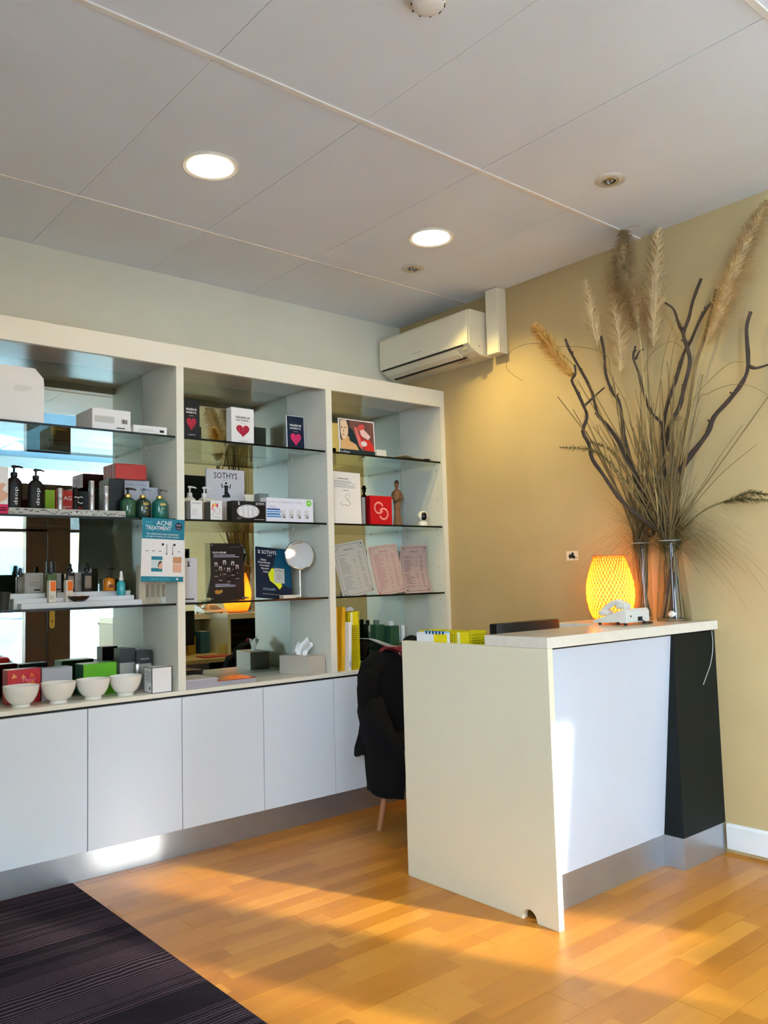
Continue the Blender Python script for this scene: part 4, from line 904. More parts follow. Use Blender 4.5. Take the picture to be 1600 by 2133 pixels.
# ---- left bay, worktop
M_bowl = W_('white_porcelain', (238, 238, 234), .15, spec=.5)
for i, (x_, y_) in enumerate(((-2.462, -.305), (-2.310, -.312), (-2.160, -.316), (-2.010, -.312))):
    t = thing('bowl', ['white porcelain bowl furthest left in the row of four', 'white porcelain bowl second from the left', 'white porcelain bowl third from the left', 'white porcelain bowl nearest the black-edged box'][i], 'bowl', (x_, y_, ZW + EPS), (0, 0, i), 'white footed bowls')
    obj('vessel', lathe(BM(), [(.0001, .010), (.034, .010), (.050, .022), (.062, .042), (.069, .064), (.0725, .088), (.0705, .088), (.066, .064), (.058, .040), (.044, .022), (.0001, .018)], 40, cap=False), M_bowl, t, True)
    obj('foot', lathe(BM(), [(.030, .0), (.0355, .0), (.0365, .011), (.030, .0115)], 32, cap=False), M_bowl, t, True)
t = carton('box', 'white square box with black edges beside the bowls', 'box', -1.910, -1.812, -.372, .085, ZW, .116, K_white)
eg = .0022; w2 = .049
for nm, a0, a1, b0, b1, c0, c1 in (('black_edge', -w2 - .0006, w2 + .0006, -.0008, eg, -.0, eg), ('black_edge', -w2 - .0006, w2 + .0006, -.0008, eg, .116 - eg, .1166), ('black_edge', -w2 - .0006, -w2 + eg, -.0008, eg, eg, .116 - eg), ('black_edge', w2 - eg, w2 + .0006, -.0008, eg, eg, .116 - eg), ('black_edge', -w2 - .0006, -w2 + eg, eg, .085, .116 - eg, .1166), ('black_edge', -w2 - .0006, -w2 + eg, eg, .085, .0, eg), ('black_edge', -w2 - .0006, -w2 + eg, .085 - eg, .0856, eg, .116 - eg)):
    obj(nm, box(BM(), a0, a1, b0, b1, c0, c1), K_black, t)
lines(t, -.075 + .08, .075, .045, .1, 12, K_gink, y=-w2 - .0008, seed=3, face='-x'); obj('stamp', ellipse(BM(), .022, .022, .006, .008, -w2 - .0008, 12, '-x'), K_ink, t)
t = carton('gift_box', 'red and orange patterned box behind the left bowls', 'box', -2.490, -2.352, -.21, .07, ZW, .146, K_dred)
rnd = random.Random(6)
for k in range(9):
    a, b2 = rnd.uniform(-.062, .045), rnd.uniform(.06, .12); s = rnd.uniform(.015, .026); patch(t, 'printed_triangle', [K_orange, K_magenta, W_('peach_print', (230, 150, 90), .5)][k % 3], (a, b2), (a + s, b2 + s * .2), (a + s * .3, b2 + s), y=-.0005 - .0001 * k)
letters(t, 'Merci', .02, -.0018, .10, .05, .016, W_('pink_ink', (230, 140, 160)))
t = carton('box', 'long pale grey box behind the second bowl', 'box', -2.345, -2.212, -.205, .07, ZW, .140, K_silver)
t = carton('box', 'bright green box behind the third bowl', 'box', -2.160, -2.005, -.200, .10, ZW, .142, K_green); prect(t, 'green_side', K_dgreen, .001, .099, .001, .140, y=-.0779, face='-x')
for x_, y_, h_, lab in ((-1.931, -.15, .196, 'black-topped silver perfume box left of its twin'), (-1.856, -.17, .182, 'black-topped silver perfume box with white letters')):
    t = carton('perfume_box', lab, 'box', x_ - .037, x_ + .037, y_, .07, ZW, h_ * .66, W_('pearl_card', (176, 176, 172), .3), group='perfume boxes'); obj('lid', box(BM(), -.0385, .0385, -.0015, .0715, h_ * .66 + .0001, h_, .001), W_('charcoal_card', (46, 50, 54), .4), t)
    if x_ > -1.9: letters(t, 'Skeyndor', .004, -.0022, h_ * .78, .045, .010, K_wink)
t = stick('cosmetic_tube', 'brushed silver cylinder between the perfume boxes', -1.905, -.20, ZW, .016, .125, K_silv)

# ---- middle bay, top shelf
def heart_box(x0, x1, y, dep, z, h, m, ink, hm, label, sub, rz=0, tilt=0, border=None):
    t = carton('mask_box', label, 'box', x0, x1, y, dep, z, h, m, rz, 'boxes with a printed heart', tilt=tilt); w = x1 - x0
    if border: 
        prect(t, 'inner_panel', border, -w / 2 + .004, w / 2 - .004, .004, h - .004)
    letters(t, 'HYALURON 100', 0, -.0008, h * .74, w * .62, h * .058, ink, bold=.03); letters(t, sub, 0, -.0008, h * .66, w * .62, h * .045, ink, bold=.02)
    prect(t, 'rule', ink, -w * .13, w * .13, h * .575, h * .58, y=-.0008)
    bm = BM(); heart(bm, 0, h * .36, w * .58, h * .34, -.0008); o = obj('heart_print', bm, hm, t)
    rnd = random.Random(11); pt = BM()
    for k in range(60):
        a, b2 = rnd.uniform(-1, 1), rnd.uniform(-1, 1)
        if (a * a + b2 * b2 - .55) ** 3 - a * a * b2 ** 3 < 0: ellipse(pt, a * w * .25, h * .37 + b2 * h * .14, w * .022, w * .018, -.0010, 7)
    obj('petals', pt, W_(hm.name + '_petal', (206, 60, 84) if 'magenta' not in hm.name else (226, 70, 130), .6), o, kind='stuff')
    letters(t, 'o medi+rel', 0, -.0008, h * .10, w * .4, h * .03, ink)
    return t
heart_box(-1.735, -1.645, -.35, .03, Z1, .195, K_black, K_wink, K_crimson, 'black mask box with a red heart beside the left partition', 'ROSE ENERGY TOX..')
heart_box(-1.452, -1.318, -.32, .05, Z1, .190, K_white, K_ink, K_crimson, 'white mask box with a crimson heart on the middle top shelf', 'VITA TOXING ..', rz=.02)
heart_box(-1.045, -.925, -.215, .004, Z1, .212, K_white, K_wink, K_magenta, 'navy mask card with a pink heart near the middle partition', 'ROSE ENERGY TOX..', border=K_navy, tilt=-.03)

# ---- middle bay, second shelf
def kneeling(parent, cx, cz, s, m, y):
    P = lambda *q: [(cx + a * s, cz + b * s) for a, b in q]
    bm = BM(); ellipse(bm, cx + .02 * s, cz + .43 * s, .075 * s, .085 * s, y, 14)
    flat(bm, P((-.10, .30), (.14, .30), (.16, .05), (.12, -.10), (-.08, -.10), (-.10, .05)), y)
    flat(bm, P((-.10, .30), (-.05, .22), (-.22, .18), (-.27, .42), (-.33, .40), (-.27, .10)), y); flat(bm, P((.14, .30), (.10, .22), (.26, .16), (.30, .40), (.36, .38), (.31, .08)), y)
    flat(bm, P((-.12, -.08), (.14, -.08), (.30, -.30), (.30, -.44), (-.26, -.46), (-.24, -.32), (-.10, -.28)), y)
    return obj('figure_mark', bm, m, parent)
t = carton('brand_stand', 'white brand display panel with a kneeling figure on the second middle shelf', 'display stand', -1.51, -1.285, -.16, .012, Z2, .285, W_('pearl_white_card', (206, 202, 208), .4))
letters(t, 'SOTHYS', .0, -.0006, .252, .138, .032, W_('charcoal_ink', (44, 42, 46)), bold=.005); letters(t, 'PARIS', -.005, -.0006, .228, .022, .006, K_gink); kneeling(t, .0, .175, .085, K_ink, -.0007)
obj('tray_front', box(BM(), -.10, .10, -.03, -.002, 0, .118, .001), W_('pearl_white_card', (206, 202, 208), .4), t); letters(t, 'Complexe', .0, -.0306, .105, .07, .012, K_gink)
for x_, lab in ((-1.625, 'white pump bottle nearest the left partition'), (-1.545, 'white pump bottle beside the brand display panel')):
    t = pump_bottle(lab, x_, -.20, Z2, .032, .132, K_white, K_white, K_white, 1, 'white pump bottles', ht=.182); letters(t, 'SOTHYS', .0, -.0326, .085, .038, .010, K_ink)
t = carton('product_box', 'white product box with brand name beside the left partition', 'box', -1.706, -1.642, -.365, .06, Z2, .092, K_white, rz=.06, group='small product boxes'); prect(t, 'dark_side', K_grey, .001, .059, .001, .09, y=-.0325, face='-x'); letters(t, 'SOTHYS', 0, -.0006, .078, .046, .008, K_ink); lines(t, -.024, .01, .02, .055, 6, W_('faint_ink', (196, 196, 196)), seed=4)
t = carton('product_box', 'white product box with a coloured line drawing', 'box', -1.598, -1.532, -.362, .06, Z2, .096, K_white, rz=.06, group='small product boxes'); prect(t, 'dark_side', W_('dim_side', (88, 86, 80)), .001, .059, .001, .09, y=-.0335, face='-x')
for (px_, pz_, c_) in ((-.02, .07, K_orange), (-.008, .074, W_('amber_ink', (226, 168, 60))), (.004, .072, K_magenta), (-.024, .055, W_('pink_ink', (230, 140, 160)))): obj('colour_dab', ellipse(BM(), px_, pz_, .005, .010, -.0006, 10), c_, t)
tb = BM(); tube(tb, smooth_path([(-.02, -.0008, .06), (.0, -.0008, .03), (.02, -.0008, .04), (.012, -.0008, .06), (-.01, -.0008, .05), (-.02, -.0008, .02), (.02, -.0008, .012)], 5), .0007, 5); obj('line_drawing', tb, W_('taupe_ink', (150, 130, 110)), t)
for x_, yy, h_, lab in ((-1.66, -.27, .112, 'cream jar box behind the white product box'), (-1.56, -.275, .115, 'cream jar box behind the line drawing box'), (-1.525, -.23, .12, 'dark topped cream box left of the oval window box'), (-1.38, -.22, .11, 'small cream box behind the oval window box')):
    t = carton('jar_box', lab, 'box', x_ - .03, x_ + .03, yy, .05, Z2, h_, W_('cream_card', (216, 208, 184)), group='cream jar boxes'); lines(t, -.02, .02, h_ - .02, h_ - .008, 2, K_gink, seed=2)
t = thing('cream_tube', 'cream coloured squeeze tube standing behind the oval window box', 'tube', (-1.31, -.25, Z2 + EPS)); tb = BM()
vs = [[tb.verts.new((.016 * k * math.cos(a), .016 * j * math.sin(a), z_)) for a in [2 * math.pi * i / 20 for i in range(20)]] for k, j, z_ in ((.9, .9, 0), (1, 1, .01), (1.2, .9, .06), (1.7, .5, .12), (1.9, .08, .148))]
for u, v in zip(vs, vs[1:]):
    for i in range(20): tb.faces.new((u[i], u[(i + 1) % 20], v[(i + 1) % 20], v[i]))
tb.faces.new(vs[0][::-1]); tb.faces.new(vs[-1]); obj('tube_body', tb, W_('cream_card', (216, 208, 184)), t, True); letters(t, 'SOTHYS', 0, -.0125, .105, .036, .008, K_gink)
t = carton('gift_set', 'black gift set box with an oval window on the second middle shelf', 'box', -1.478, -1.284, -.365, .055, Z2, .100, K_black)
obj('oval_window', ellipse(BM(), -.006, .048, .066, .034, -.0006, 36), W_('window_white', (186, 186, 190), .3), t)
for k in range(4):
    x_ = -.048 + k * .028; hh = .024 if k in (0, 3) else .031; bm = BM(); flat(bm, [(x_ - .011, .048 - hh * .9), (x_ + .011, .048 - hh * .9), (x_ + .012, .048 + hh * .85), (x_ - .012, .048 + hh * .85)], -.0008); o = obj('mini_tube', bm, W_('mini_tube_white', (224, 222, 226), .3), t); prect(o, 'tube_mark', K_ink, x_ - .001, x_ + .001, .056, .062, y=-.001)
    prect(o, 'tube_edge', K_gink, x_ + .0118, x_ + .0128, .025, .07, y=-.001)
letters(t, 'SOTHYS', .064, -.0006, .088, .052, .012, K_wink, bold=.005); kneeling(t, -.06, .088, .018, K_wink, -.0006); lines(t, .03, .09, .006, .010, 1, K_wink, seed=3); lines(t, -.07, -.045, .006, .018, 3, K_gink, seed=3)
t = carton('set_box', 'long white complexion set box with blue bands and green disc', 'box', -1.278, -.985, -.365, .06, Z2, .124, W_('white_gloss_card', (222, 222, 230), .3))
letters(t, 'post complexion masq', -.03, -.0006, .102, .21, .014, W_('lilac_ink', (170, 168, 190))); lines(t, -.135, -.09, .07, .085, 2, W_('lilac_ink', (170, 168, 190)), seed=3)
for k, c_ in enumerate(((24, 74, 150), (90, 150, 210), (30, 110, 170), (70, 140, 200))): prect(t, 'blue_band', W_('band_blue_%d' % k, c_), -.1455, -.065 + .006 * (k % 2), .060 - k * .0125, .068 - k * .0125, y=-.0006 - .0001 * k)
for k in range(4):
    x_ = -.045 + k * .049; prect(t, 'product_shot', W_('pale_shot', (206, 204, 206)), x_ - .014, x_ + .014, .018, .065, y=-.0007); prect(t, 'product_cap', K_grey, x_ - .012, x_ + .012, .034, .039, y=-.0009); prect(t, 'product_dark', W_('mid_grey_ink', (110, 104, 104)), x_ - .002, x_ + .012, .020, .030, y=-.0009)
obj('green_disc', ellipse(BM(), .118, .102, .017, .017, -.0009, 24), W_('lime_disc', (110, 190, 60)), t); letters(t, '99', .118, -.0012, .102, .016, .012, K_wink)
t = carton('grey_box', 'grey box standing behind the complexion set box', 'box', -1.262, -1.205, -.27, .05, Z2, .155, W_('sage_grey_card', (120, 130, 126)))

# ---- middle bay, third shelf
t = carton('tall_box', 'tall pale box with a small figure mark beside the left partition', 'box', -1.735, -1.640, -.30, .06, Z3, .214, W_('pearl_grey_card', (196, 198, 206), .4)); kneeling(t, .0, .186, .03, K_ink, -.0006); prect(t, 'dark_line', K_ink, -.045, .03, .012, .018)
for zz in (.04, .14): prect(t, 'fold_line', W_('pale_grey_ink', (188, 188, 186)), .012, .0128, .03, .19, y=-.0006); break
t = thing('poster_stand', 'dark serum poster in a clear acrylic stand on the third middle shelf', 'display stand', (-1.477, -.31, Z3 + EPS), (-.02, 0, 0))
obj('acrylic_sheet', box(BM(), -.122, .098, .0, .004, 0, .288, .0006, 1), clear_glass('acrylic', (226, 230, 230), ior=1.45), t)
obj('poster', box(BM(), -.094, .094, -.0016, -.0003, .002, .286), W_('poster_plum_black', (22, 17, 22), .25), t)
obj('foot', box(BM(), -.10, .098, .0045, .09, 0, .004, .0006, 1), clear_glass('acrylic', (226, 230, 230), ior=1.45), t)
letters(t, 'SOTHYS', .045, -.0022, .268, .06, .010, W_('plum_ink', (96, 80, 80))); letters(t, 'YOUTH SERUMS', -.045, -.0022, .240, .078, .009, K_wink, bold=.01); lines(t, -.078, .075, .215, .232, 2, W_('lilac_ink', (170, 168, 190)), y=-.0022, seed=7)
for k, (x_, z_) in enumerate(((-.064, .125), (-.040, .105), (-.017, .135), (.006, .098), (.030, .130), (.055, .112))):
    bm = BM(); rect(bm, x_ - .009, x_ + .009, z_, z_ + .042, -.0022); o = obj('serum_bottle', bm, K_black, t); prect(o, 'bottle_cap', W_('silver_ink', (190, 184, 186)), x_ - .008, x_ + .008, z_ + .046, z_ + .066, y=-.0022); prect(o, 'cap_core', K_black, x_ - .004, x_ + .004, z_ + .042, z_ + .060, y=-.0024)
    obj('glow_mark', ellipse(BM(), x_, z_ - .003, .012, .0025, -.0021, 12), W_('mauve_ink', (150, 128, 136)), t); prect(o, 'white_mark', K_wink, x_ - .001, x_ + .001, z_ + .022, z_ + .028, y=-.0024)
lines(t, -.07, .07, .068, .086, 3, W_('lilac_ink', (170, 168, 190)), y=-.0022, seed=12); patch(t, 'gold_flower', W_('ochre_ink', (170, 120, 40)), (-.075, .05), (-.06, .056), (-.05, .05), (-.035, .058), (-.03, .044), (-.05, .034), (-.07, .036), y=-.0022)
for xx in (-.085, .085):
    for zz in (.012, .277): obj('rivet', lathe(BM(), [(.0001, .002), (.003, .0015), (.0035, 0)], 10, cap=False), M_chrome, t, loc=(xx, -.0018, zz), rot=(math.pi / 2, 0, 0))
t = thing('brochure', 'navy brand brochure leaning with a yellow splash on the third middle shelf', 'brochure', (-1.19, -.29, Z3 + EPS), (-.22, .10, -.12))
obj('cover', box(BM(), -.105, .105, 0, .006, 0, .275, .0008, 1), W_('brochure_navy', (8, 22, 44), .3), t)
patch(t, 'blue_print', W_('deep_teal_print', (16, 70, 98), .25), (-.02, .10), (.1, .06), (.104, .27), (.02, .27), y=-.0006)
kneeling(t, -.086, .248, .02, K_wink, -.0009); letters(t, 'SOTHYS', -.028, -.0009, .248, .085, .020, K_wink, bold=.005); letters(t, 'PARIS', -.025, -.0009, .230, .024, .006, K_wink)
for k, s_ in enumerate(('Detox', 'Resurfacing', 'Overnight', 'Banquet', 'Cream')): letters(t, s_, -.060 + .003 * k, -.0009, .206 - .016 * k, len(s_) * .0062, .011, K_wink, bold=.01)
patch(t, 'yellow_splash', W_('acid_yellow_print', (206, 210, 30), .3), (-.035, .13), (-.012, .165), (.01, .15), (.03, .12), (.045, .07), (.03, .05), (.005, .075), (-.025, .095), y=-.0009)
prect(t, 'tube_print', W_('tube_print_grey', (176, 178, 172), .4), .0, .06, .085, .165, y=-.0012); letters(t, 'SOTHYS', .03, -.0015, .152, .046, .010, W_('charcoal_ink', (44, 42, 46))); lines(t, .015, .045, .10, .135, 4, K_gink, y=-.0015, seed=5)
letters(t, 'nOctuelle', -.03, -.0009, .050, .07, .014, W_('pale_blue_ink', (150, 170, 190))); lines(t, -.07, .0, .018, .026, 1, K_gink, y=-.0009, seed=4); lines(t, .0, .09, .018, .024, 1, K_gink, y=-.0009, seed=6)
t = carton('soap_bar', 'flat white block below the navy brochure', 'block', -1.175, -1.07, -.352, .04, Z3, .017, W_('ivory_block', (206, 204, 190), .4))
t = thing('makeup_mirror', 'round chrome make-up mirror on a stem on the third middle shelf', 'mirror', (-1.055, -.33, Z3 + EPS), (0, 0, 0))
obj('base', lathe(BM(), [(.0001, .008), (.03, .009), (.058, .004), (.066, .0), (.0001, 0)], 36, cap=False), M_chrome, t, True)
obj('stem', lathe(BM(), [(.0045, .006), (.0045, .146)], 12), M_chrome, t, True)
fr_ = BM(); tube(fr_, [(.0755 * math.cos(2 * math.pi * i / 48), 0, .0755 * math.sin(2 * math.pi * i / 48)) for i in range(49)], .0045, 8); obj('frame', fr_, M_chrome, t, True, loc=(0, 0, .226), rot=(-.22, 0, 0))
for s_ in (-1, 1):
    mf = BM(); bmesh.ops.create_circle(mf, cap_ends=True, segments=48, radius=.075, matrix=Matrix.Translation((0, s_ * .0035, 0)) @ Matrix.Rotation(-s_ * math.pi / 2, 4, 'X'))
    obj('mirror_glass', mf, mat('makeup_mirror_silver', (215, 218, 218), .02, metal=1), t, loc=(0, 0, .226), rot=(-.22, 0, 0))
t.rotation_euler = (0, 0, -.45)

# ---- middle bay, worktop
M_pages = W_('magazine_pages', (184, 180, 190), .6)
def mag_stack(label, x0, x1, y0, y1, n, th, cover, rz):
    t = thing('magazine_stack', label, 'magazines', ((x0 + x1) / 2, (y0 + y1) / 2, ZW + EPS), (0, 0, rz), 'magazine stacks')
    rnd = random.Random(n); z = 0
    for k in range(n):
        dx, dy, a = rnd.uniform(-.004, .004), rnd.uniform(-.004, .004), rnd.uniform(-.03, .03)
        o = obj('magazine', box(BM(), -(x1 - x0) / 2, (x1 - x0) / 2, -(y1 - y0) / 2, (y1 - y0) / 2, 0, th * .86, .0008, 1), M_pages if k < n - 1 else cover, t, loc=(dx, dy, z), rot=(0, 0, a)); z += th
    return t
mag_stack('stack of white magazines beside the left partition', -1.748, -1.575, -.375, -.17, 9, .0048, W_('magazine_white', (206, 204, 204), .3), .02)
mag_stack('lower stack of glossy dark red magazines', -1.572, -1.36, -.378, -.20, 6, .0042, W_('magazine_red', (150, 70, 52), .25), -.08)
def chevron():
    m = bpy.data.materials.new('chevron_card'); m.use_nodes = True; T = m.node_tree; b = T.nodes['Principled BSDF']; L = T.links.new
    g = T.nodes.new('ShaderNodeTexCoord'); s = T.nodes.new('ShaderNodeSeparateXYZ'); L(g.outputs['Object'], s.inputs[0])
    sm = T.nodes.new('ShaderNodeMath'); sm.operation = 'ADD'; L(s.outputs['X'], sm.inputs[0]); L(s.outputs['Y'], sm.inputs[1])
    pp = T.nodes.new('ShaderNodeMath'); pp.operation = 'PINGPONG'; pp.inputs[1].default_value = .009; L(sm.outputs[0], pp.inputs[0])
    ad = T.nodes.new('ShaderNodeMath'); ad.operation = 'ADD'; L(s.outputs['Z'], ad.inputs[0]); L(pp.outputs[0], ad.inputs[1])
    ml = T.nodes.new('ShaderNodeMath'); ml.operation = 'MULTIPLY'; ml.inputs[1].default_value = 85; L(ad.outputs[0], ml.inputs[0]); fr_ = T.nodes.new('ShaderNodeMath'); fr_.operation = 'FRACT'; L(ml.outputs[0], fr_.inputs[0])
    r = T.nodes.new('ShaderNodeValToRGB'); r.color_ramp.interpolation = 'CONSTANT'; r.color_ramp.elements[0].color = rgb(206, 200, 188); r.color_ramp.elements[1].position = .55; r.color_ramp.elements[1].color = rgb(170, 160, 148); L(fr_.outputs[0], r.inputs['Fac']); L(r.outputs[0], b.inputs['Base Color']); b.inputs['Roughness'].default_value = .5; return m
t = thing('tissue_box', 'grey chevron tissue box with a tissue pulled out', 'tissue box', (-1.005, -.262, ZW + EPS), (0, 0, .18))
obj('carton_body', box(BM(), -.058, .058, -.115, .115, 0, .098, .0012), chevron(), t)
obj('opening', ellipse(BM(), 0, 0, .02, .06, .0984, 20, '+z'), K_off, t)
ts = BM(); rnd = random.Random(3); nu, nv = 9, 8; grid = []
for j in range(nv):
    v = j / (nv - 1); rowv = []
    for i in range(nu):
        u = i / (nu - 1) - .5; wv_ = .05 + .07 * v - .03 * max(0, v - .75) * 4
        rowv.append(ts.verts.new((.012 * math.sin(u * 9 + v * 2) * (.4 + v) + .02 * v, u * wv_ * 1.3 + .01 * math.sin(v * 5), .096 + v * (.085 - .05 * abs(u) * (1 if v > .4 else 0) + .012 * math.cos(u * 14)))))
    grid.append(rowv)
for j in range(nv - 1):
    for i in range(nu - 1): ts.faces.new((grid[j][i], grid[j][i + 1], grid[j + 1][i + 1], grid[j + 1][i]))
bmesh.ops.subdivide_edges(ts, edges=ts.edges[:], cuts=1, use_grid_fill=True, smooth=.6); bmesh.ops.solidify(ts, geom=ts.faces[:], thickness=.0008); obj('tissue', ts, W_('tissue_paper', (232, 232, 232), .9), t, True)

# ---- right bay, top shelf
t = carton('photo_print', 'framed photo print of a woman beside red flowers on the top right shelf', 'picture', -.755, -.492, -.31, .004, Z1, .213, K_white, rz=0, tilt=-.05); y_ = -.0006
prect(t, 'photo_ground', W_('mauve_brown_print', (112, 76, 70)), -.124, .124, .032, .205, y=y_); prect(t, 'photo_footer', W_('dark_teal_print', (22, 42, 50)), -.128, .128, .004, .034, y=y_ - .0001)
patch(t, 'teal_area', W_('dark_teal_print', (22, 42, 50)), (-.07, .034), (.03, .034), (-.005, .10), (-.03, .15), (-.06, .17), y=y_ - .0001)
patch(t, 'shoulder_print', W_('golden_skin_print', (214, 168, 110)), (-.124, .034), (.01, .034), (-.01, .065), (-.055, .085), (-.06, .11), (-.11, .11), (-.124, .09), y=y_ - .0002)
patch(t, 'face_print', W_('pale_skin_print', (226, 196, 160)), (-.122, .11), (-.118, .20), (-.075, .203), (-.062, .165), (-.066, .125), (-.082, .096), (-.098, .09), (-.112, .098), y=y_ - .0003)
patch(t, 'hair_print', W_('hair_print', (70, 44, 36)), (-.075, .205), (-.05, .203), (-.052, .17), (-.062, .155), (-.066, .175), y=y_ - .0004)
patch(t, 'hair_print', W_('hair_print', (70, 44, 36)), (-.124, .10), (-.124, .203), (-.119, .19), (-.119, .13), (-.112, .10), (-.105, .088), (-.112, .082), y=y_ - .0004)
for ex in (-.108, -.083): patch(t, 'eye_print', K_ink, (ex - .008, .158), (ex, .163), (ex + .008, .160), (ex, .155), y=y_ - .0004)
patch(t, 'lips_print', W_('lip_print', (170, 70, 66)), (-.106, .118), (-.098, .121), (-.090, .118), (-.098, .113), y=y_ - .0004); patch(t, 'nose_print', W_('shade_skin_print', (196, 156, 116)), (-.099, .155), (-.096, .155), (-.092, .132), (-.101, .130), y=y_ - .0004)
rp = [((.0, .16), (.02, .185), (.05, .19), (.06, .17), (.03, .14)), ((.02, .15), (.05, .16), (.10, .12), (.08, .10), (.03, .12)), ((.0, .13), (.03, .125), (.06, .08), (.05, .05), (.02, .06)), ((.04, .10), (.09, .10), (.12, .06), (.12, .035), (.05, .035)), ((-.02, .17), (.0, .165), (.04, .06), (.03, .04), (.01, .06))]
for k, q in enumerate(rp): patch(t, 'red_petal', [W_('coral_red_print', (206, 76, 70)), W_('pale_pink_print', (232, 196, 190)), K_dred, W_('vermilion_print', (204, 44, 36)), W_('rose_print', (216, 110, 104))][k], *q, y=y_ - .0002 - .0001 * k)
obj('white_bloom', ellipse(BM(), .048, .075, .022, .016, y_ - .0008, 14), W_('white_bloom_print', (236, 226, 222)), t); letters(t, 'InSkin', -.09, y_ - .0003, .018, .06, .016, K_wink)
t = carton('note_card', 'small blank white card right of the photo print', 'card', -.478, -.402, -.30, .012, Z1, .052, K_off)
t = carton('black_box', 'narrow black and red box behind the photo print', 'box', -.492, -.455, -.17, .03, Z1, .12, K_black); prect(t, 'red_tip', K_dred, -.017, .017, .095, .118)
t = thing('paper_stack', 'loose stack of white papers at the right end of the top shelf', 'papers', (-.20, -.25, Z1 + EPS), (0, 0, .06)); 
for k in range(4):
    sh = BM(); n_ = 10
    vs = [[sh.verts.new((-.15 + .27 * i / n_, y2, .003 + k * .0045 + (.010 * math.exp(-((i - 2) / 1.6) ** 2) if k > 1 else 0) - (.002 if i == 0 else 0))) for i in range(n_ + 1)] for y2 in (-.10, .08)]
    for i in range(n_): sh.faces.new((vs[0][i], vs[0][i + 1], vs[1][i + 1], vs[1][i]))
    bmesh.ops.solidify(sh, geom=sh.faces[:], thickness=.0025); obj('sheet', sh, K_white if k != 2 else K_off, t, True)

# ---- right bay, second shelf
t = thing('info_card', 'tall white information card with a small sketch on the second right shelf', 'card', (-.735, -.335, Z2 + EPS), (-.08, .035, -.12)); obj('card', box(BM(), -.098, .098, 0, .004, 0, .297, .0006, 1), W_('warm_white_card', (228, 222, 212)), t)
lines(t, -.055, .02, .254, .262, 1, K_ink, y=-.0006, seed=2); lines(t, -.075, .065, .205, .248, 7, K_gink, y=-.0006, seed=5); lines(t, -.02, .02, .188, .194, 1, K_ink, y=-.0006)
sk = BM(); tube(sk, smooth_path([(.01 + .014 * math.cos(a * .6), -.0010, .158 + .014 * math.sin(a * .6)) for a in range(11)], 2), .0009, 5); tube(sk, smooth_path([(-.03, -.001, .125), (-.036, -.001, .112), (-.022, -.001, .104), (-.008, -.001, .112), (.004, -.001, .104), (.02, -.001, .108), (.026, -.001, .124), (.012, -.001, .132), (.006, -.001, .144)], 4), .0012, 5); obj('sketch', sk, W_('taupe_ink', (150, 130, 110)), t)
for k, (x_, lab) in enumerate(((-.588, 'black spiral bound book left of the red one'),)):
    t = thing('spiral_book', lab, 'book', (x_, -.30, Z2 + EPS), (0, 0, -.1)); obj('cover', box(BM(), -.02, .02, 0, .15, 0, .162, .001), K_black, t)
    for j in range(16): obj('spiral_ring', tube(BM(), [(.0 + .010 * math.cos(a), -.004 + .005 * math.sin(a) * 0 - .002 * math.cos(a), .008 + j * .0098 + .003 * math.sin(a)) for a in [2 * math.pi * i / 10 for i in range(11)]], .0011, 5), K_wink, t)
t = thing('red_binder', 'red spiral binder with two interlocking pale rings on the cover', 'binder', (-.462, -.31, Z2 + EPS), (0, 0, .0)); obj('cover', box(BM(), -.083, .083, 0, .035, 0, .172, .0012), W_('signal_red_cover', (190, 12, 26), .35), t)
for (cx_, cz_, a0, a1) in ((-.018, .102, .35, 5.75), (.018, .068, -2.75, 2.65)):
    for k, rr_ in enumerate((.036,)):
        rg = BM(); n_ = 40; P0 = []
        for i in range(n_ + 1): a = a0 + (a1 - a0) * i / n_; P0.append((cx_ + .036 * math.cos(a), cz_ + .036 * math.sin(a), cx_ + .026 * math.cos(a), cz_ + .026 * math.sin(a)))
        for p, q in zip(P0, P0[1:]): flat(rg, [(p[0], p[1]), (q[0], q[1]), (q[2], q[3]), (p[2], p[3])], -.0007 - .0002 * (cx_ > 0))
        obj('ring_emblem', rg, W_('pink_ring', (236, 150, 140)), t)
for j in range(14): obj('spiral_ring', tube(BM(), [(-.085 + .006 * math.cos(a), .004 + .008 * math.sin(a), .01 + j * .0115) for a in [2 * math.pi * i / 10 for i in range(11)]], .0011, 5), K_blackp, t)
t = thing('figurine', 'tall bronze coloured robed figurine on the second right shelf', 'figurine', (-.215, -.17, Z2 + EPS), (0, 0, -.5)); M_br = W_('bronze_clay', (136, 92, 54), .5, var=.2, scale=25)
M_br2 = W_('bronze_clay_dark', (84, 56, 36), .5, var=.2, scale=25)
obj('robe', lathe(BM(), [(.0001, .0), (.030, 0), (.031, .006), (.024, .05), (.020, .10), (.022, .14), (.026, .165), (.021, .19), (.025, .215), (.022, .228), (.010, .238), (.0075, .246)], 24, cap=False, sy=.75), M_br, t, True)
obj('head', lathe(BM(), [(.0075, .245), (.0125, .256), (.0135, .267), (.010, .278), (.0001, .283)], 18, cap=False), M_br, t, True); obj('hat', lathe(BM(), [(.017, .272), (.0175, .276), (.013, .282), (.010, .292), (.0001, .296)], 18, cap=False), M_br2, t, True)
for s in (-1, 1): obj('arm', tube(BM(), smooth_path([(s * .021, 0, .222), (s * .031, -.004, .195), (s * .024, -.018, .172), (s * .004, -.024, .168)], 5), (.0075, .005), 8), M_br, t, True)
obj('sash', tube(BM(), smooth_path([(.022, -.01, .18), (.0, -.019, .165), (-.02, -.012, .15)], 5), .005, 8), M_br2, t, True)
t = thing('security_camera', 'small white ball security camera with black lens face on the second right shelf', 'camera', (-.125, -.30, Z2 + EPS), (0, 0, -.45)); M_cw = W_('camera_white', (232, 228, 218), .3)
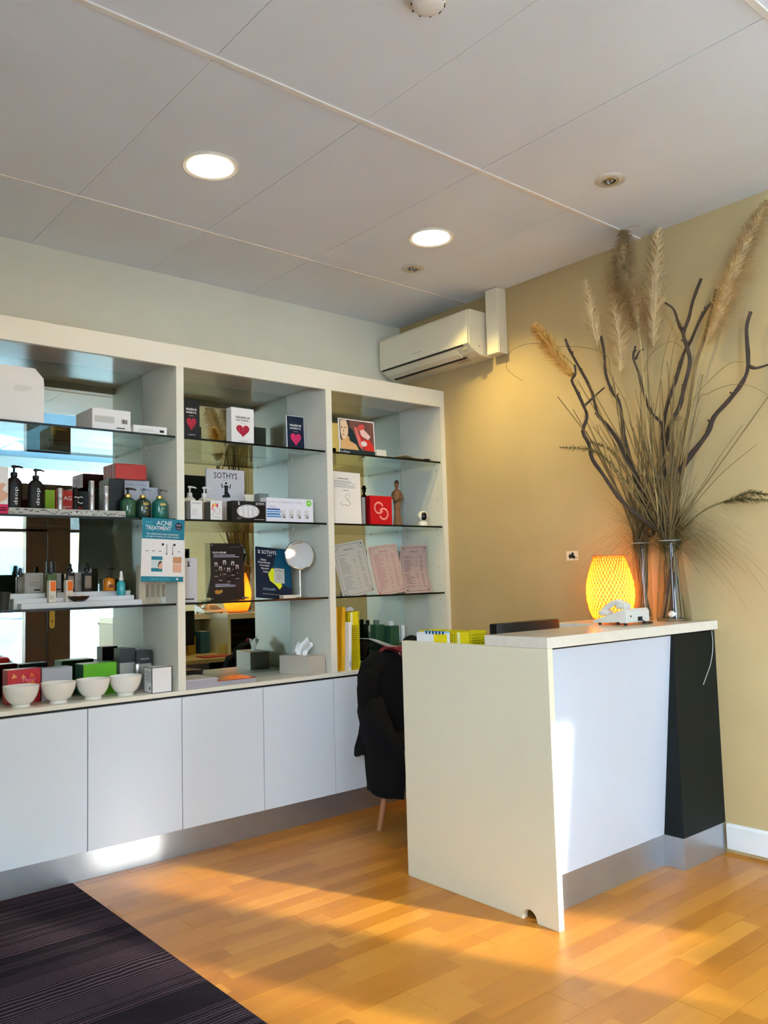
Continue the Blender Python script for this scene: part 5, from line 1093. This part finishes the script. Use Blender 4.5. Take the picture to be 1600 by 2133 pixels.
obj('base', lathe(BM(), [(.0001, 0), (.029, 0), (.030, .004), (.027, .026), (.018, .034), (.0001, .036)], 32, cap=False), M_cw, t, True)
hd_ = BM(); bmesh.ops.create_uvsphere(hd_, u_segments=28, v_segments=18, radius=.033, matrix=Matrix.Translation((0, 0, .062))); obj('head', hd_, M_cw, t, True)
fc = BM(); n_ = 20
vs = []
for i in range(n_):
    a = 2 * math.pi * i / n_; sx_ = .017 * (abs(math.cos(a)) ** .6) * (1 if math.cos(a) > 0 else -1); sz_ = .024 * (abs(math.sin(a)) ** .6) * (1 if math.sin(a) > 0 else -1); vs.append((sx_, sz_))
for k in range(4):
    pass
rings_ = [[fc.verts.new((p[0] * s, -math.sqrt(max(1e-6, .0345 ** 2 - (p[0] * s) ** 2 - (p[1] * s) ** 2)), .062 + p[1] * s)) for p in vs] for s in (1, .66, .33)]
for u, v in zip(rings_, rings_[1:]):
    for i in range(n_): fc.faces.new((u[i], u[(i + 1) % n_], v[(i + 1) % n_], v[i]))
fc.faces.new(rings_[-1]); obj('lens_face', fc, K_blackp, t, True); ln_ = BM(); lathe(ln_, [(.0001, 0), (.006, 0), (.0065, .002)], 14, cap=False); obj('lens', ln_, W_('lens_glass', (50, 56, 70), .05), t, loc=(0, -.0352, .066), rot=(math.pi / 2, 0, 0))
cb = BM(); tube(cb, smooth_path([(-.085, -.28, Z2 + .008), (-.055, -.34, Z2 + .004), (-.047, -.386, Z2 + .004), (-.042, -.390, Z2 - .05), (-.040, -.392 - .004, 1.40), (-.044, -.394, 1.25), (-.038, -.396, 1.12), (-.040, -.396, .95), (-.038, -.396, .86)], 6), .0019, 6)
tag(obj('camera_cable', cb, W_('white_cable', (214, 210, 196), .5), None, True), 'white cable hanging from the security camera down the shelf side', 'cable')

# ---- right bay, third shelf: three price lists
def price_list(label, x, y, w, h, rz, lean, paper, ink, border, bend=0, skew=0):
    t = thing('price_list', label, 'price list', (x, y, Z3 + EPS), (lean, skew, rz), 'price lists on the third right shelf'); n_ = 8
    pg = BM(); vs = [[pg.verts.new((-w / 2 + w * i / 4, bend * math.sin(math.pi * j / n_), h * j / n_)) for i in range(5)] for j in range(n_ + 1)]
    for j in range(n_):
        for i in range(4): pg.faces.new((vs[j][i], vs[j][i + 1], vs[j + 1][i + 1], vs[j + 1][i]))
    bmesh.ops.solidify(pg, geom=pg.faces[:], thickness=.0012); obj('page', pg, paper, t, True); yy = -.0012 - (0 if bend >= 0 else 0)
    def Yb(z): return bend * math.sin(math.pi * z / h) - .0016
    bd = BM(); m_ = .012
    for j in range(n_):
        z0_, z1_ = m_ + (h - 2 * m_) * j / n_, m_ + (h - 2 * m_) * (j + 1) / n_
        for xa in (-w / 2 + m_, w / 2 - m_ - .0016):
            bd.faces.new([bd.verts.new(q) for q in ((xa, Yb(z0_), z0_), (xa + .0016, Yb(z0_), z0_), (xa + .0016, Yb(z1_), z1_), (xa, Yb(z1_), z1_))])
    for zz in (m_, h - m_): rect(bd, -w / 2 + m_, w / 2 - m_, zz - .0008, zz + .0008, Yb(zz))
    for sx in (-1, 1):
        for zz, sz in ((m_, 1), (h - m_, -1)):
            for k in range(6):
                a = k * .26; px_, pz_ = sx * (w / 2 - m_ - .004 - .018 * math.cos(a) * (k % 2 + .4)), zz + sz * (.003 + .018 * math.sin(a) * (k % 2 + .4)); ellipse(bd, px_, pz_, .0032, .0026, Yb(pz_) - .0002, 8)
    obj('scroll_border', bd, border, t, kind='stuff')
    letters(t, 'PRICE LIST', 0, Yb(h * .87) - .0003, h * .87, w * .30, h * .026, border, bold=.02)
    ln_ = BM(); rnd = random.Random(int(x * 1000)); 
    for k in range(24):
        z_ = h * (.81 - k * .029)
        if rnd.random() < .12: continue
        rect(ln_, -w * .36, -w * rnd.uniform(.02, .2), z_ - h * .004, z_ + h * .004, Yb(z_)); rect(ln_, w * .24, w * rnd.uniform(.30, .36), z_ - h * .004, z_ + h * .004, Yb(z_))
        if rnd.random() < .5: rect(ln_, w * .06, w * .12, z_ - h * .004, z_ + h * .004, Yb(z_))
    obj('small_print', ln_, ink, t, kind='stuff')
price_list('left white price list with dark scroll border leaning on the shelf', -.672, -.355, .225, .305, -.05, -.16, W_('white_paper', (226, 224, 218), .6), K_gink, W_('dark_scroll', (60, 62, 58)), 0, -.16)
price_list('middle pale pink price list between two others', -.430, -.352, .222, .290, 0, -.16, W_('pink_paper', (232, 212, 206), .6), W_('rose_ink', (186, 120, 120)), W_('rose_scroll', (170, 110, 110)), 0, -.12)
price_list('right pinkish price list with bowed page and dark corners', -.200, -.33, .215, .285, .0, -.10, W_('lilac_paper', (222, 202, 204), .6), W_('dark_rose_ink', (110, 80, 84)), W_('dark_scroll', (60, 62, 58)), .022, -.02)

# ---- right bay, worktop
M_yel = W_('mustard_folder', (214, 160, 26), .5); M_py = W_('yellow_plastic', (222, 202, 20), .4)
for x_, rz, lab in ((-.832, .0, 'mustard folder next to the partition'), (-.792, .04, 'mustard folder beside the yellow file')):
    t = thing('folder', lab, 'folder', (x_, -.345, ZW + EPS), (0, rz, 0), 'mustard folders on the worktop'); f_ = BM(); prism(f_, [(-.012, 0), (.010, 0), (.012, .10), (.009, .2), (.013, .335), (.004, .348), (-.004, .346), (-.010, .335), (-.014, .2), (-.011, .1)], 0, .23, 'y', .002); obj('folder_body', f_, M_yel, t)
t = thing('white_folder', 'white ring folder spine beside the yellow file', 'folder', (-.768, -.375, ZW + EPS), (0, .035, 0)); obj('spine', box(BM(), -.010, .010, 0, .2, 0, .262, .002), K_white, t); prect(t, 'spine_print', K_gink, -.003, .003, .02, .05)
def mesh_file(label, x, y, z, w, d, h, rz, plain=True):
    """magazine file punched with rows of square holes"""
    t = thing('magazine_file', label, 'magazine file', (x, y, z + EPS), (0, 0, rz), 'yellow perforated magazine files'); bm = BM()
    nx = max(3, int(w / .0105)); nz = int(h / .0105); a = w / nx; c = h / nz
    for s_ in (-1,):
        for i in range(nx + 1): box(bm, -w / 2 + a * i - .0025, -w / 2 + a * i + .0025, 0, .002, 0, h)
        for j in range(nz + 1): box(bm, -w / 2, w / 2, 0, .002, c * j - .0025 if j else 0, c * j + .0025 if j < nz else h)
    obj('front_grid', bm, M_py, t, kind='stuff')
    b2 = BM(); ny = int(d / .0105); e = d / ny
    for xx in (-w / 2, w / 2 - .002):
        for i in range(ny + 1): box(b2, xx, xx + .002, e * i - .0025 if i else .0021, e * i + .0025, 0, h * (1 if i > ny * .4 or True else 1))
        for j in range(nz + 1): box(b2, xx, xx + .002, .0021, d, c * j - .0025 if j else 0, c * j + .0025 if j < nz else h)
    obj('side_grid', b2, M_py, t, kind='stuff'); obj('back_wall', box(BM(), -w / 2, w / 2, d - .002, d, 0, h), M_py, t); obj('bottom', box(BM(), -w / 2 + .002, w / 2 - .002, .002, d - .002, 0, .002), M_py, t)
    obj('inside', box(BM(), -w / 2 + .006, w / 2 - .006, .008, d - .006, .003, h - .012), W_('file_contents_dark', (60, 50, 22), .8), t)
    if plain: obj('label_panel', box(BM(), -w / 2 + .010, w / 2 - .008, -.0012, -.0002, h - .075, h - .004), M_py, t); obj('label_insert', box(BM(), -w / 2 + .011, -w / 2 + .028, -.0018, -.0013, h - .073, h - .006), W_('pale_insert', (226, 224, 170), .5), t)
    return t
mesh_file('yellow perforated magazine file on the worktop by the partition', -.712, -.345, ZW, .072, .22, .318, 0)
t = thing('file_papers', 'crumpled clear papers sticking out of the yellow worktop file', 'papers', (-.705, -.30, ZW + .3195)); pp_ = BM(); prism(pp_, [(-.025, 0), (.028, 0), (.030, .014), (.012, .024), (-.018, .020)], 0, .09, 'y'); obj('sleeve', pp_, W_('plastic_sleeve', (196, 198, 190), .25), t)
for i, (x_, y_, h_, lab) in enumerate(((-.335, -.085, .22, 'dark green square bottle nearest the mirror'), (-.255, -.125, .21, 'dark green square bottle with white cap'))):
    t = thing('square_bottle', lab, 'bottle', (x_, y_, ZW + EPS), group='dark green square bottles'); obj('bottle_body', box(BM(), -.038, .038, -.038, .038, 0, h_, .008), W_('deep_green_plastic', (38, 76, 52), .3), t, True); obj('cap', lathe(BM(), [(.018, h_), (.018, h_ + .028), (.0001, h_ + .028)], 20, cap=False), K_white if i else W_('clear_green', (96, 120, 100), .3), t, True)
t = thing('sunglasses_case', 'round black case leaning behind the papers', 'case', (-.56, -.10, ZW + EPS)); obj('shell', lathe(BM(), [(.0001, 0), (.05, 0), (.056, .01), (.056, .16), (.05, .175), (.0001, .18)], 28, cap=False, sy=.6), K_blackp, t, True); obj('silver_clip', box(BM(), .045, .062, -.004, .004, .10, .19, .001), K_silv, t)
t = thing('file_tray', 'black sloping file tray holding white papers behind the coat', 'tray', (-.48, -.22, ZW + EPS), (0, .38, 0)); obj('tray_base', box(BM(), -.16, .16, -.10, .10, .10, .106, .001), K_blackp, t)
for k in range(4): obj('paper_sheet', box(BM(), -.15 + .004 * k, .15 + .003 * k, -.098 - .01 * k, .09, .107 + .004 * k, .1095 + .004 * k), K_white if k % 2 == 0 else K_off, t, rot=(0, -.02 * k, .03 * (k % 3 - 1)))
obj('prop', box(BM(), -.155, -.14, -.09, .09, .0, .099), K_blackp, t); obj('prop', box(BM(), .12, .135, -.09, .09, .10 - .02, .0995), K_blackp, t)
t = carton('card_box', 'brown card box with dark lid behind the coat', 'box', -.30, -.20, -.26, .09, ZW, .10, W_('kraft_card', (168, 140, 96)), mlid=W_('dark_lid', (60, 54, 40)))
for x_, lab in ((-.16, 'small bottle with white cap left of its twin by the side panel'), (-.118, 'small bottle with white cap nearest the side panel')):
    t = stick('dispenser', lab, x_, -.08, ZW, .014, .205, K_wink, None, 'small white-capped bottles', 'bottle')
t = thing('hair_brush', 'black round brush heap on the worktop near the side panel', 'brush', (-.14, -.17, ZW + EPS)); obj('brush_body', tube(BM(), smooth_path([(-.08, 0, .06), (-.03, .0, .11), (.03, .01, .12), (.08, .0, .08)], 6), (.022, .026), 12), K_blackp, t, True); obj('stand', lathe(BM(), [(.0001, 0), (.04, 0), (.03, .05), (.02, .09), (.0001, .09)], 20, cap=False), K_blackp, t, True)

# ================================================================== BEHIND THE DESK
ZD = .718
t = thing('monitor', 'black computer monitor behind the counter', 'monitor', (-.847, -1.69, ZD + EPS), (0, 0, 0))
obj('shell', box(BM(), -.203, .203, -.022, .022, .075, .328, .008), W_('monitor_black', (14, 15, 17), .35), t, True)
obj('screen', box(BM(), -.190, .190, .0221, .0228, .09, .315), W_('screen_black', (8, 9, 11), .08), t)
obj('stem', box(BM(), -.025, .025, -.036, -.014, .008, .16, .003), W_('monitor_black', (14, 15, 17), .35), t); obj('foot', lathe(BM(), [(.0001, .0), (.10, 0), (.10, .006), (.03, .012), (.0001, .012)], 32, cap=False, sy=.7), W_('monitor_black', (14, 15, 17), .35), t, True)
mesh_file('yellow perforated magazine file at the end of the desk nearest the wall cabinets', -1.10, -1.46, ZD, .20, .075, .300, -math.pi / 2, False).location = (-1.148, -1.46, ZD + EPS)
mesh_file('narrow yellow magazine file beside the counter top', -1.10, -1.62, ZD, .085, .09, .302, -math.pi / 2).location = (-1.15, -1.618, ZD + EPS)
t = thing('desk_pad', 'white desk pad with blue checked top edge beside the yellow file', 'notepad', (-1.162, -1.455, ZD + EPS)); obj('pad', box(BM(), -.006, .006, -.095, .095, 0, .292, .0008, 1), K_white, t)
for k in range(6): obj('blue_check', box(BM(), -.0068, .0066, .028 + k * -.020, .038 + k * -.020, .286, .2995), W_('check_blue', (26, 66, 120), .5), t)
obj('top_edge', box(BM(), -.0062, .006, -.095, .048, .2925, .2992), W_('check_pale', (150, 190, 220), .5), t)
yt_ = BM(); flat(yt_, [(.0, .0), (-.09, .0), (-.09, .288), (-.012, .288), (-.012, .2)], -.0068, '-x'); obj('yellow_sheet', yt_, M_py, t)
def upright_book(label, x, y, w, d, h, m, rz=0, cat='book'):
    t = thing('book', label, cat, (x, y, ZD + EPS), (0, 0, rz)); obj('cover', box(BM(), -w / 2, w / 2, -d / 2, d / 2, 0, h, .002), m, t); obj('pages', box(BM(), -w / 2 + .003, w / 2 - .003, -d / 2 + .004, d / 2 + .0005, h - .001, h + .0006), K_off, t); return t
upright_book('blue ring folder standing on the desk behind the counter', -.52, -1.80, .075, .10, .165, W_('slate_blue_cover', (54, 96, 128), .4))
upright_book('ochre and green booklet standing on the desk', -.60, -1.83, .06, .08, .135, W_('ochre_cover', (176, 132, 50), .4), .2)
t = thing('paper_tray', 'black wire letter tray tower on the desk below the counter', 'letter tray', (-.34, -1.72, ZD + EPS))
for k in range(4):
    z_ = .01 + k * .055; obj('tray', box(BM(), -.075, .12, -.09, .12, z_, z_ + .004), K_blackp, t); obj('tray_lip', box(BM(), -.075, .12, .12, .123, z_, z_ + .022), K_blackp, t)
for xx in (-.074, .118): obj('post', box(BM(), xx - .002, xx + .002, .08, .09, 0, .21), K_blackp, t)
t = thing('mug', 'small cream mug on the desk in front of the letter tray', 'mug', (-.47, -1.57, ZD + EPS)); obj('cup', lathe(BM(), [(.0001, 0), (.03, 0), (.034, .005), (.036, .075), (.033, .075), (.030, .008), (.0001, .007)], 28, cap=False), W_('cream_mug', (206, 196, 140), .3), t, True); hd_ = BM(); tube(hd_, smooth_path([(.034, 0, .06), (.055, 0, .055), (.055, 0, .025), (.034, 0, .018)], 5), .004, 8); obj('handle', hd_, W_('cream_mug', (206, 196, 140), .3), t, True)
t = carton('red_folder', 'flat red folder lying on the desk', 'folder', -.72, -.50, -1.50, .15, ZD, .008, W_('red_folder', (176, 66, 58), .4), rz=.1)

# chair with coat
M_leg = W_('beech_leg', (176, 122, 84), .5, var=.15, scale=10); M_seat = W_('chair_shell_black', (22, 22, 24), .4)
t = thing('office_chair', 'black shell chair with splayed wooden legs behind the desk', 'chair', (-.70, -.92, 0), (0, 0, -math.pi / 2))
for sx in (-1, 1):
    for sy in (-1, 1): obj('leg', tube(BM(), [(sx * .187, sy * .187, 0), (sx * .13, sy * .13, .425)], (.013, .019), 10), M_leg, t, True)
obj('seat', box(BM(), -.21, .21, -.215, .215, .425, .455, .012), M_seat, t, True)
bk = BM(); prism(bk, [(-.225, .45), (-.205, .45), (-.235, .66), (-.262, .80), (-.280, .80), (-.255, .66)], -.185, .185, 'y', .004); obj('backrest', bk, M_seat, t)
M_coat = W_('black_coat_cloth', (6, 7, 9), .9, bump=.4, bscale=60, spec=.2)
def soft(rings, seg=30, fold=.05, nf=7, seed=0):
    """lofted cloth: rings of (cx, cy, z, hx, hy)"""
    bm = BM(); rs = []
    for j, (cx, cy, z, hx, hy) in enumerate(rings):
        r_ = []
        for i in range(seg):
            a = 2 * math.pi * i / seg; q = 1 + fold * math.sin(nf * a + seed + j * .35) * min(1, j / 3) + fold * .5 * math.sin((nf + 4) * a + j * .8)
            ca, sa = math.cos(a), math.sin(a); r_.append(bm.verts.new((cx + hx * q * math.copysign(abs(ca) ** .75, ca), cy + hy * q * math.copysign(abs(sa) ** .75, sa), z + .008 * math.sin(3 * a + j))))
        rs.append(r_)
    for u, v in zip(rs, rs[1:]):
        for i in range(seg): bm.faces.new((u[i], u[(i + 1) % seg], v[(i + 1) % seg], v[i]))
    bm.faces.new(rs[0][::-1]); bm.faces.new(rs[-1]); bmesh.ops.recalc_face_normals(bm, faces=bm.faces[:]); return bm
t = thing('coat', 'black winter coat draped over the back of the chair', 'coat', (-.745, -.652, 0), (0, 0, math.pi / 2)); t.scale = (.85, .80, 1)
obj('torso', soft([(.0, -.02, .868, .03, .08), (0, -.01, .855, .055, .145), (0, 0, .82, .065, .185), (-.002, 0, .75, .07, .215), (-.004, .0, .66, .07, .222), (-.006, -.005, .56, .072, .215), (-.008, -.01, .46, .074, .205), (-.008, -.01, .40, .075, .20), (-.006, -.012, .362, .072, .195), (-.006, -.012, .358, .03, .15)]), M_coat, t, True)
obj('sleeve', soft([(-.03, .10, .80, .04, .07), (-.04, .165, .77, .05, .075), (-.045, .195, .70, .052, .07), (-.045, .195, .62, .05, .066), (-.045, .185, .54, .048, .058), (-.045, .20, .46, .05, .062), (-.045, .225, .40, .05, .07), (-.045, .235, .372, .046, .066), (-.045, .235, .37, .02, .03)], 22, .05, 5, 2), M_coat, t, True)
obj('coat_tail', soft([(-.02, .15, .66, .05, .08), (-.09, .205, .58, .10, .065), (-.18, .24, .50, .135, .05), (-.235, .248, .42, .15, .045), (-.245, .25, .32, .152, .042), (-.245, .25, .25, .148, .04), (-.240, .25, .205, .14, .038), (-.240, .25, .202, .06, .02)], 26, .06, 6, 4), M_coat, t, True)
t = thing('scarf', 'maroon scarf with white specks over the coat shoulder', 'scarf', (-.705, -.652, .86), (0, 0, math.pi / 2)); t.scale = (.85, .8, 1)
obj('cloth', soft([(-.03, .07, .012, .03, .05), (-.032, .03, .022, .05, .07), (-.036, -.03, .012, .058, .08), (-.045, -.08, -.02, .06, .075), (-.05, -.11, -.06, .05, .06), (-.05, -.11, -.065, .02, .03)], 24, .07, 5, 1), W_('maroon_knit', (92, 16, 36), .9, bump=.5, bscale=120), t, True)
rnd = random.Random(8)
for k in range(5): obj('white_fleck', tube(BM(), [(-.094 - .002 * k, -.10 + .03 * k + .008 * (k % 2), -.022 + .012 * (k % 3)), (-.099 - .001 * k, -.088 + .03 * k, -.012 + .012 * (k % 3))], .0022, 6), W_('white_wool', (220, 210, 206), .9), t)

# waiting chairs by the shop window, seen in the mirror
M_rc = W_('red_fabric', (150, 22, 26), .85, bump=.4, bscale=150)
for i, (x_, y_, rz, lab) in enumerate(((-1.52, -4.02, .1, 'red upholstered tub chair by the shop window next to the door'), (-2.35, -3.95, -.1, 'red upholstered tub chair by the shop window further from the door'))):
    t = thing('tub_chair', lab, 'chair', (x_, y_, 0), (0, 0, rz), 'red chairs by the shop window')
    obj('seat', box(BM(), -.25, .25, -.22, .26, .22, .40, .04, 3), M_rc, t, True); obj('backrest', box(BM(), -.30, .30, -.33, -.225, .20, .62, .045, 3), M_rc, t, True)
    for s in (-1, 1): obj('armrest', box(BM(), s * .28 - .045, s * .28 + .045, -.22, .24, .20, .52, .04, 3), M_rc, t, True)
    for sx in (-1, 1):
        for sy in (-1, 1): obj('leg', tube(BM(), [(sx * .24, sy * .22 - .02, 0), (sx * .22, sy * .20 - .02, .22)], (.012, .018), 8), M_brown, t, True)

# ================================================================== THE STREET OUTSIDE (seen through the mirror)
struct('ground_street', box(BM(), -16, 18, -13, -6.0, -.25, -.13), mat('asphalt', (96, 96, 98), .9, var=.1, scale=6))
struct('ground_pavement', box(BM(), -16, 18, -6.0, YG - .15, -.25, -.02, .01), mat('pavement', (168, 164, 156), .85, var=.08, scale=5))
struct('wall_neighbour', box(BM(), .16, 9, YG - .06, YG + .2, -.02, 5.2), mat('neighbour_render', (206, 200, 190), .8))
struct('wall_upper_front', box(BM(), -9, .15, YG - .15, YG + .2, 3.31, 5.2), mat('neighbour_render', (206, 200, 190), .8))
struct('roof_slab', box(BM(), XL - .15, .15, YG + .2, .15, 3.31, 3.4), mat('neighbour_render', (206, 200, 190), .8))
t = thing('awning', 'blue grey canvas awning above the shop window', 'awning', (-1.5, YG - .16, 3.12))
aw = BM(); prism(aw, [(0, 0), (0, -.012), (-1.22, -.372), (-1.22, -.36)], -1.7, 2.9, 'x'); obj('canvas', aw, W_('awning_blue', (84, 112, 132), .8), t)
va = BM(); prism(va, [(-1.214, -.372), (-1.222, -.372), (-1.222, -.50), (-1.214, -.50)], -1.7, 2.9, 'x'); obj('valance', va, W_('awning_pale', (180, 198, 206), .8), t)
for xx in (-1.68, 2.88): obj('arm', tube(BM(), [(xx, -.01, -.5), (xx, -1.2, -.37)], .012, 8), K_silv, t)
# parked car
t = thing('parked_car', 'pale silver blue parked car outside the shop window', 'car', (.42, -6.92, -.13)); M_car = W_('car_paint', (176, 194, 208), .15, spec=.6, coat=.6); M_cg = W_('car_glass', (40, 58, 72), .05, spec=.8)
bp = [(-2.05, .32), (-2.08, .55), (-1.98, .78), (-1.75, .90), (-1.05, 1.02), (-.55, 1.06), (1.5, 1.06), (1.95, 1.0), (2.05, .8), (2.08, .45), (2.02, .30)]
bp += [(1.72, .28)] + [(1.38 + .35 * math.cos(a), .30 + .35 * math.sin(a)) for a in [math.pi * k / 8 for k in range(9)]] + [(1.02, .26), (-.95, .26)] + [(-1.32 + .35 * math.cos(a), .30 + .35 * math.sin(a)) for a in [math.pi * k / 8 for k in range(9)]] + [(-1.68, .28)]
cbm = BM(); prism(cbm, bp, -.86, .86, 'y', .03); obj('body', cbm, M_car, t, True)
cab = BM(); lo_ = [(-1.02, 1.03), (1.72, 1.03)]; 
V = [cab.verts.new(p) for p in ((-1.05, -.82, 1.03), (1.78, -.82, 1.03), (1.78, .82, 1.03), (-1.05, .82, 1.03), (-.22, -.75, 1.73), (1.40, -.75, 1.73), (1.40, .75, 1.73), (-.22, .75, 1.73))]
for f_ in ((0, 1, 5, 4), (1, 2, 6, 5), (2, 3, 7, 6), (3, 0, 4, 7), (4, 5, 6, 7), (3, 2, 1, 0)): cab.faces.new([V[i] for i in f_])
bmesh.ops.bevel(cab, geom=cab.edges[:], offset=.05, segments=3, affect='EDGES', profile=.5); obj('cabin', cab, M_car, t, True)
def pane(pts, nrm): 
    bm = BM(); n_ = Vector(nrm).normalized() * .006; bm.faces.new([bm.verts.new(Vector(p) + n_) for p in pts]); obj('car_window', bm, M_cg, t)
for s in (-1, 1):
    def sp(x, z): return (x, s * (.82 - .07 * (z - 1.03) / .7), z)
    pane([sp(-.72, 1.12), sp(.28, 1.12), sp(.28, 1.63), sp(-.14, 1.63)], (0, s, .1)); pane([sp(.36, 1.12), sp(1.45, 1.12), sp(1.30, 1.63), sp(.36, 1.63)], (0, s, .1))
def fp(y, q): return (-1.05 + .83 * q, y * (1 - .08 * q), 1.03 + .70 * q)
pane([fp(-.72, .12), fp(.72, .12), fp(.72, .86), fp(-.72, .86)], (-.65, 0, .76))
for xx in (-1.32, 1.38):
    for s in (-1, 1):
        o = obj('wheel', lathe(BM(), [(.0001, -.09), (.20, -.09), (.29, -.085), (.315, -.05), (.315, .05), (.29, .085), (.20, .09), (.0001, .09)], 28, cap=False), K_blackp, t, True, loc=(xx, s * .78, .315), rot=(math.pi / 2, 0, 0))
        obj('hub_cap', lathe(BM(), [(.0001, .10), (.12, .098), (.19, .091)], 20, cap=False), K_silv, o, True)
        if s < 0: o.rotation_euler = (math.pi / 2, 0, 0)
        else: o.rotation_euler = (-math.pi / 2, 0, 0)
for s in (-1, 1):
    hl = BM(); bmesh.ops.create_uvsphere(hl, u_segments=16, v_segments=10, radius=.13, matrix=Matrix.Diagonal((1.3, .9, .6, 1))); obj('headlamp', hl, W_('headlamp', (222, 232, 240), .1), t, True, loc=(-1.90, s * .70, .80))
    obj('wing_mirror', box(BM(), -.72, -.56, s * .95 - .08, s * .95 + .08, 1.06, 1.2, .03), M_car, t, True)
    obj('door_handle', box(BM(), .1, .25, s * .865 - .008, s * .865 + .008, .92, .945, .004), M_car, t)
    obj('door_seam', box(BM(), .318, .325, s * .861 - .001, s * .861 + .001, .3, 1.04), K_blackp, t)
obj('bumper', box(BM(), -2.13, -1.95, -.80, .80, .28, .50, .04), M_car, t, True)

# buildings across the street
M_r1 = mat('pale_render', (214, 206, 192), .8, var=.04, scale=1.5); M_r2 = mat('cream_render', (226, 214, 190), .8, var=.04, scale=1.5); M_tim = mat('honey_timber', (186, 150, 104), .6, var=.15, scale=8)
M_bw = mat('shop_glass_dark', (62, 82, 92), .08, spec=.7); M_redaw = W_('red_awning', (196, 36, 34), .7)
def house(label, x0, x1, h, wall, nwin, rows):
    t = thing('street_house', label, 'building', ((x0 + x1) / 2, -13, -.13), group='houses across the street'); w = x1 - x0
    obj('wall', box(BM(), -w / 2, w / 2, -4, 0, 0, h), wall, t); obj('cornice', box(BM(), -w / 2 - .02, w / 2 + .02, -4, .12, h + .001, h + .14, .02), W_('cornice_white', (226, 224, 216), .7), t)
    obj('shop_sign_band', box(BM(), -w / 2 + .2, w / 2 - .2, .001, .10, 2.55, 2.95, .01), M_tim, t)
    n = max(2, int(w / 1.5)); a = (w - .4) / n
    for k in range(n):
        xx = -w / 2 + .2 + a * k; f_ = obj('shop_window', box(BM(), xx + .04, xx + a - .04, .001, .07, .12, 2.50, .006), M_tim, t)
        obj('pane', box(BM(), xx + .13, xx + a - .13, .0705, .076, .75, 2.2), M_bw, f_); obj('panel', box(BM(), xx + .14, xx + a - .14, .0705, .085, .22, .62, .005), W_('pale_timber_panel', (206, 180, 140), .6), f_)
    for r in range(rows):
        for k in range(nwin):
            xx = -w / 2 + w * (k + .5) / nwin; zz = 3.5 + r * 2.2
            f_ = obj('window', box(BM(), xx - .5, xx + .5, .001, .05, zz, zz + 1.35, .008), W_('cornice_white', (226, 224, 216), .7), t)
            for s in (-1, 1): obj('pane', box(BM(), xx + s * .24 - .2, xx + s * .24 + .2, .0505, .056, zz + .08, zz + 1.27), M_bw, f_)
house('tall pale house across the street', -10, 2.2, 7.2, M_r1, 6, 1)  # height and right end shaped to block sun from the left panes
house('low cream shop across the street', 2.32, 12, 3.3, M_r2, 0, 0)
t = thing('shop_awning', 'red awning on the shop across the street', 'awning', (3.4, -12.88, 2.45)); ra = BM(); prism(ra, [(0, .2), (.9, -.15), (.9, -.35), (.88, -.35), (.88, -.16), (0, .18)], -1.0, 1.0, 'x'); obj('canvas', ra, M_redaw, t)
for xx in (-.95, .95): obj('arm', tube(BM(), [(xx, .02, -.3), (xx, .86, -.16)], .012, 6), K_silv, t)
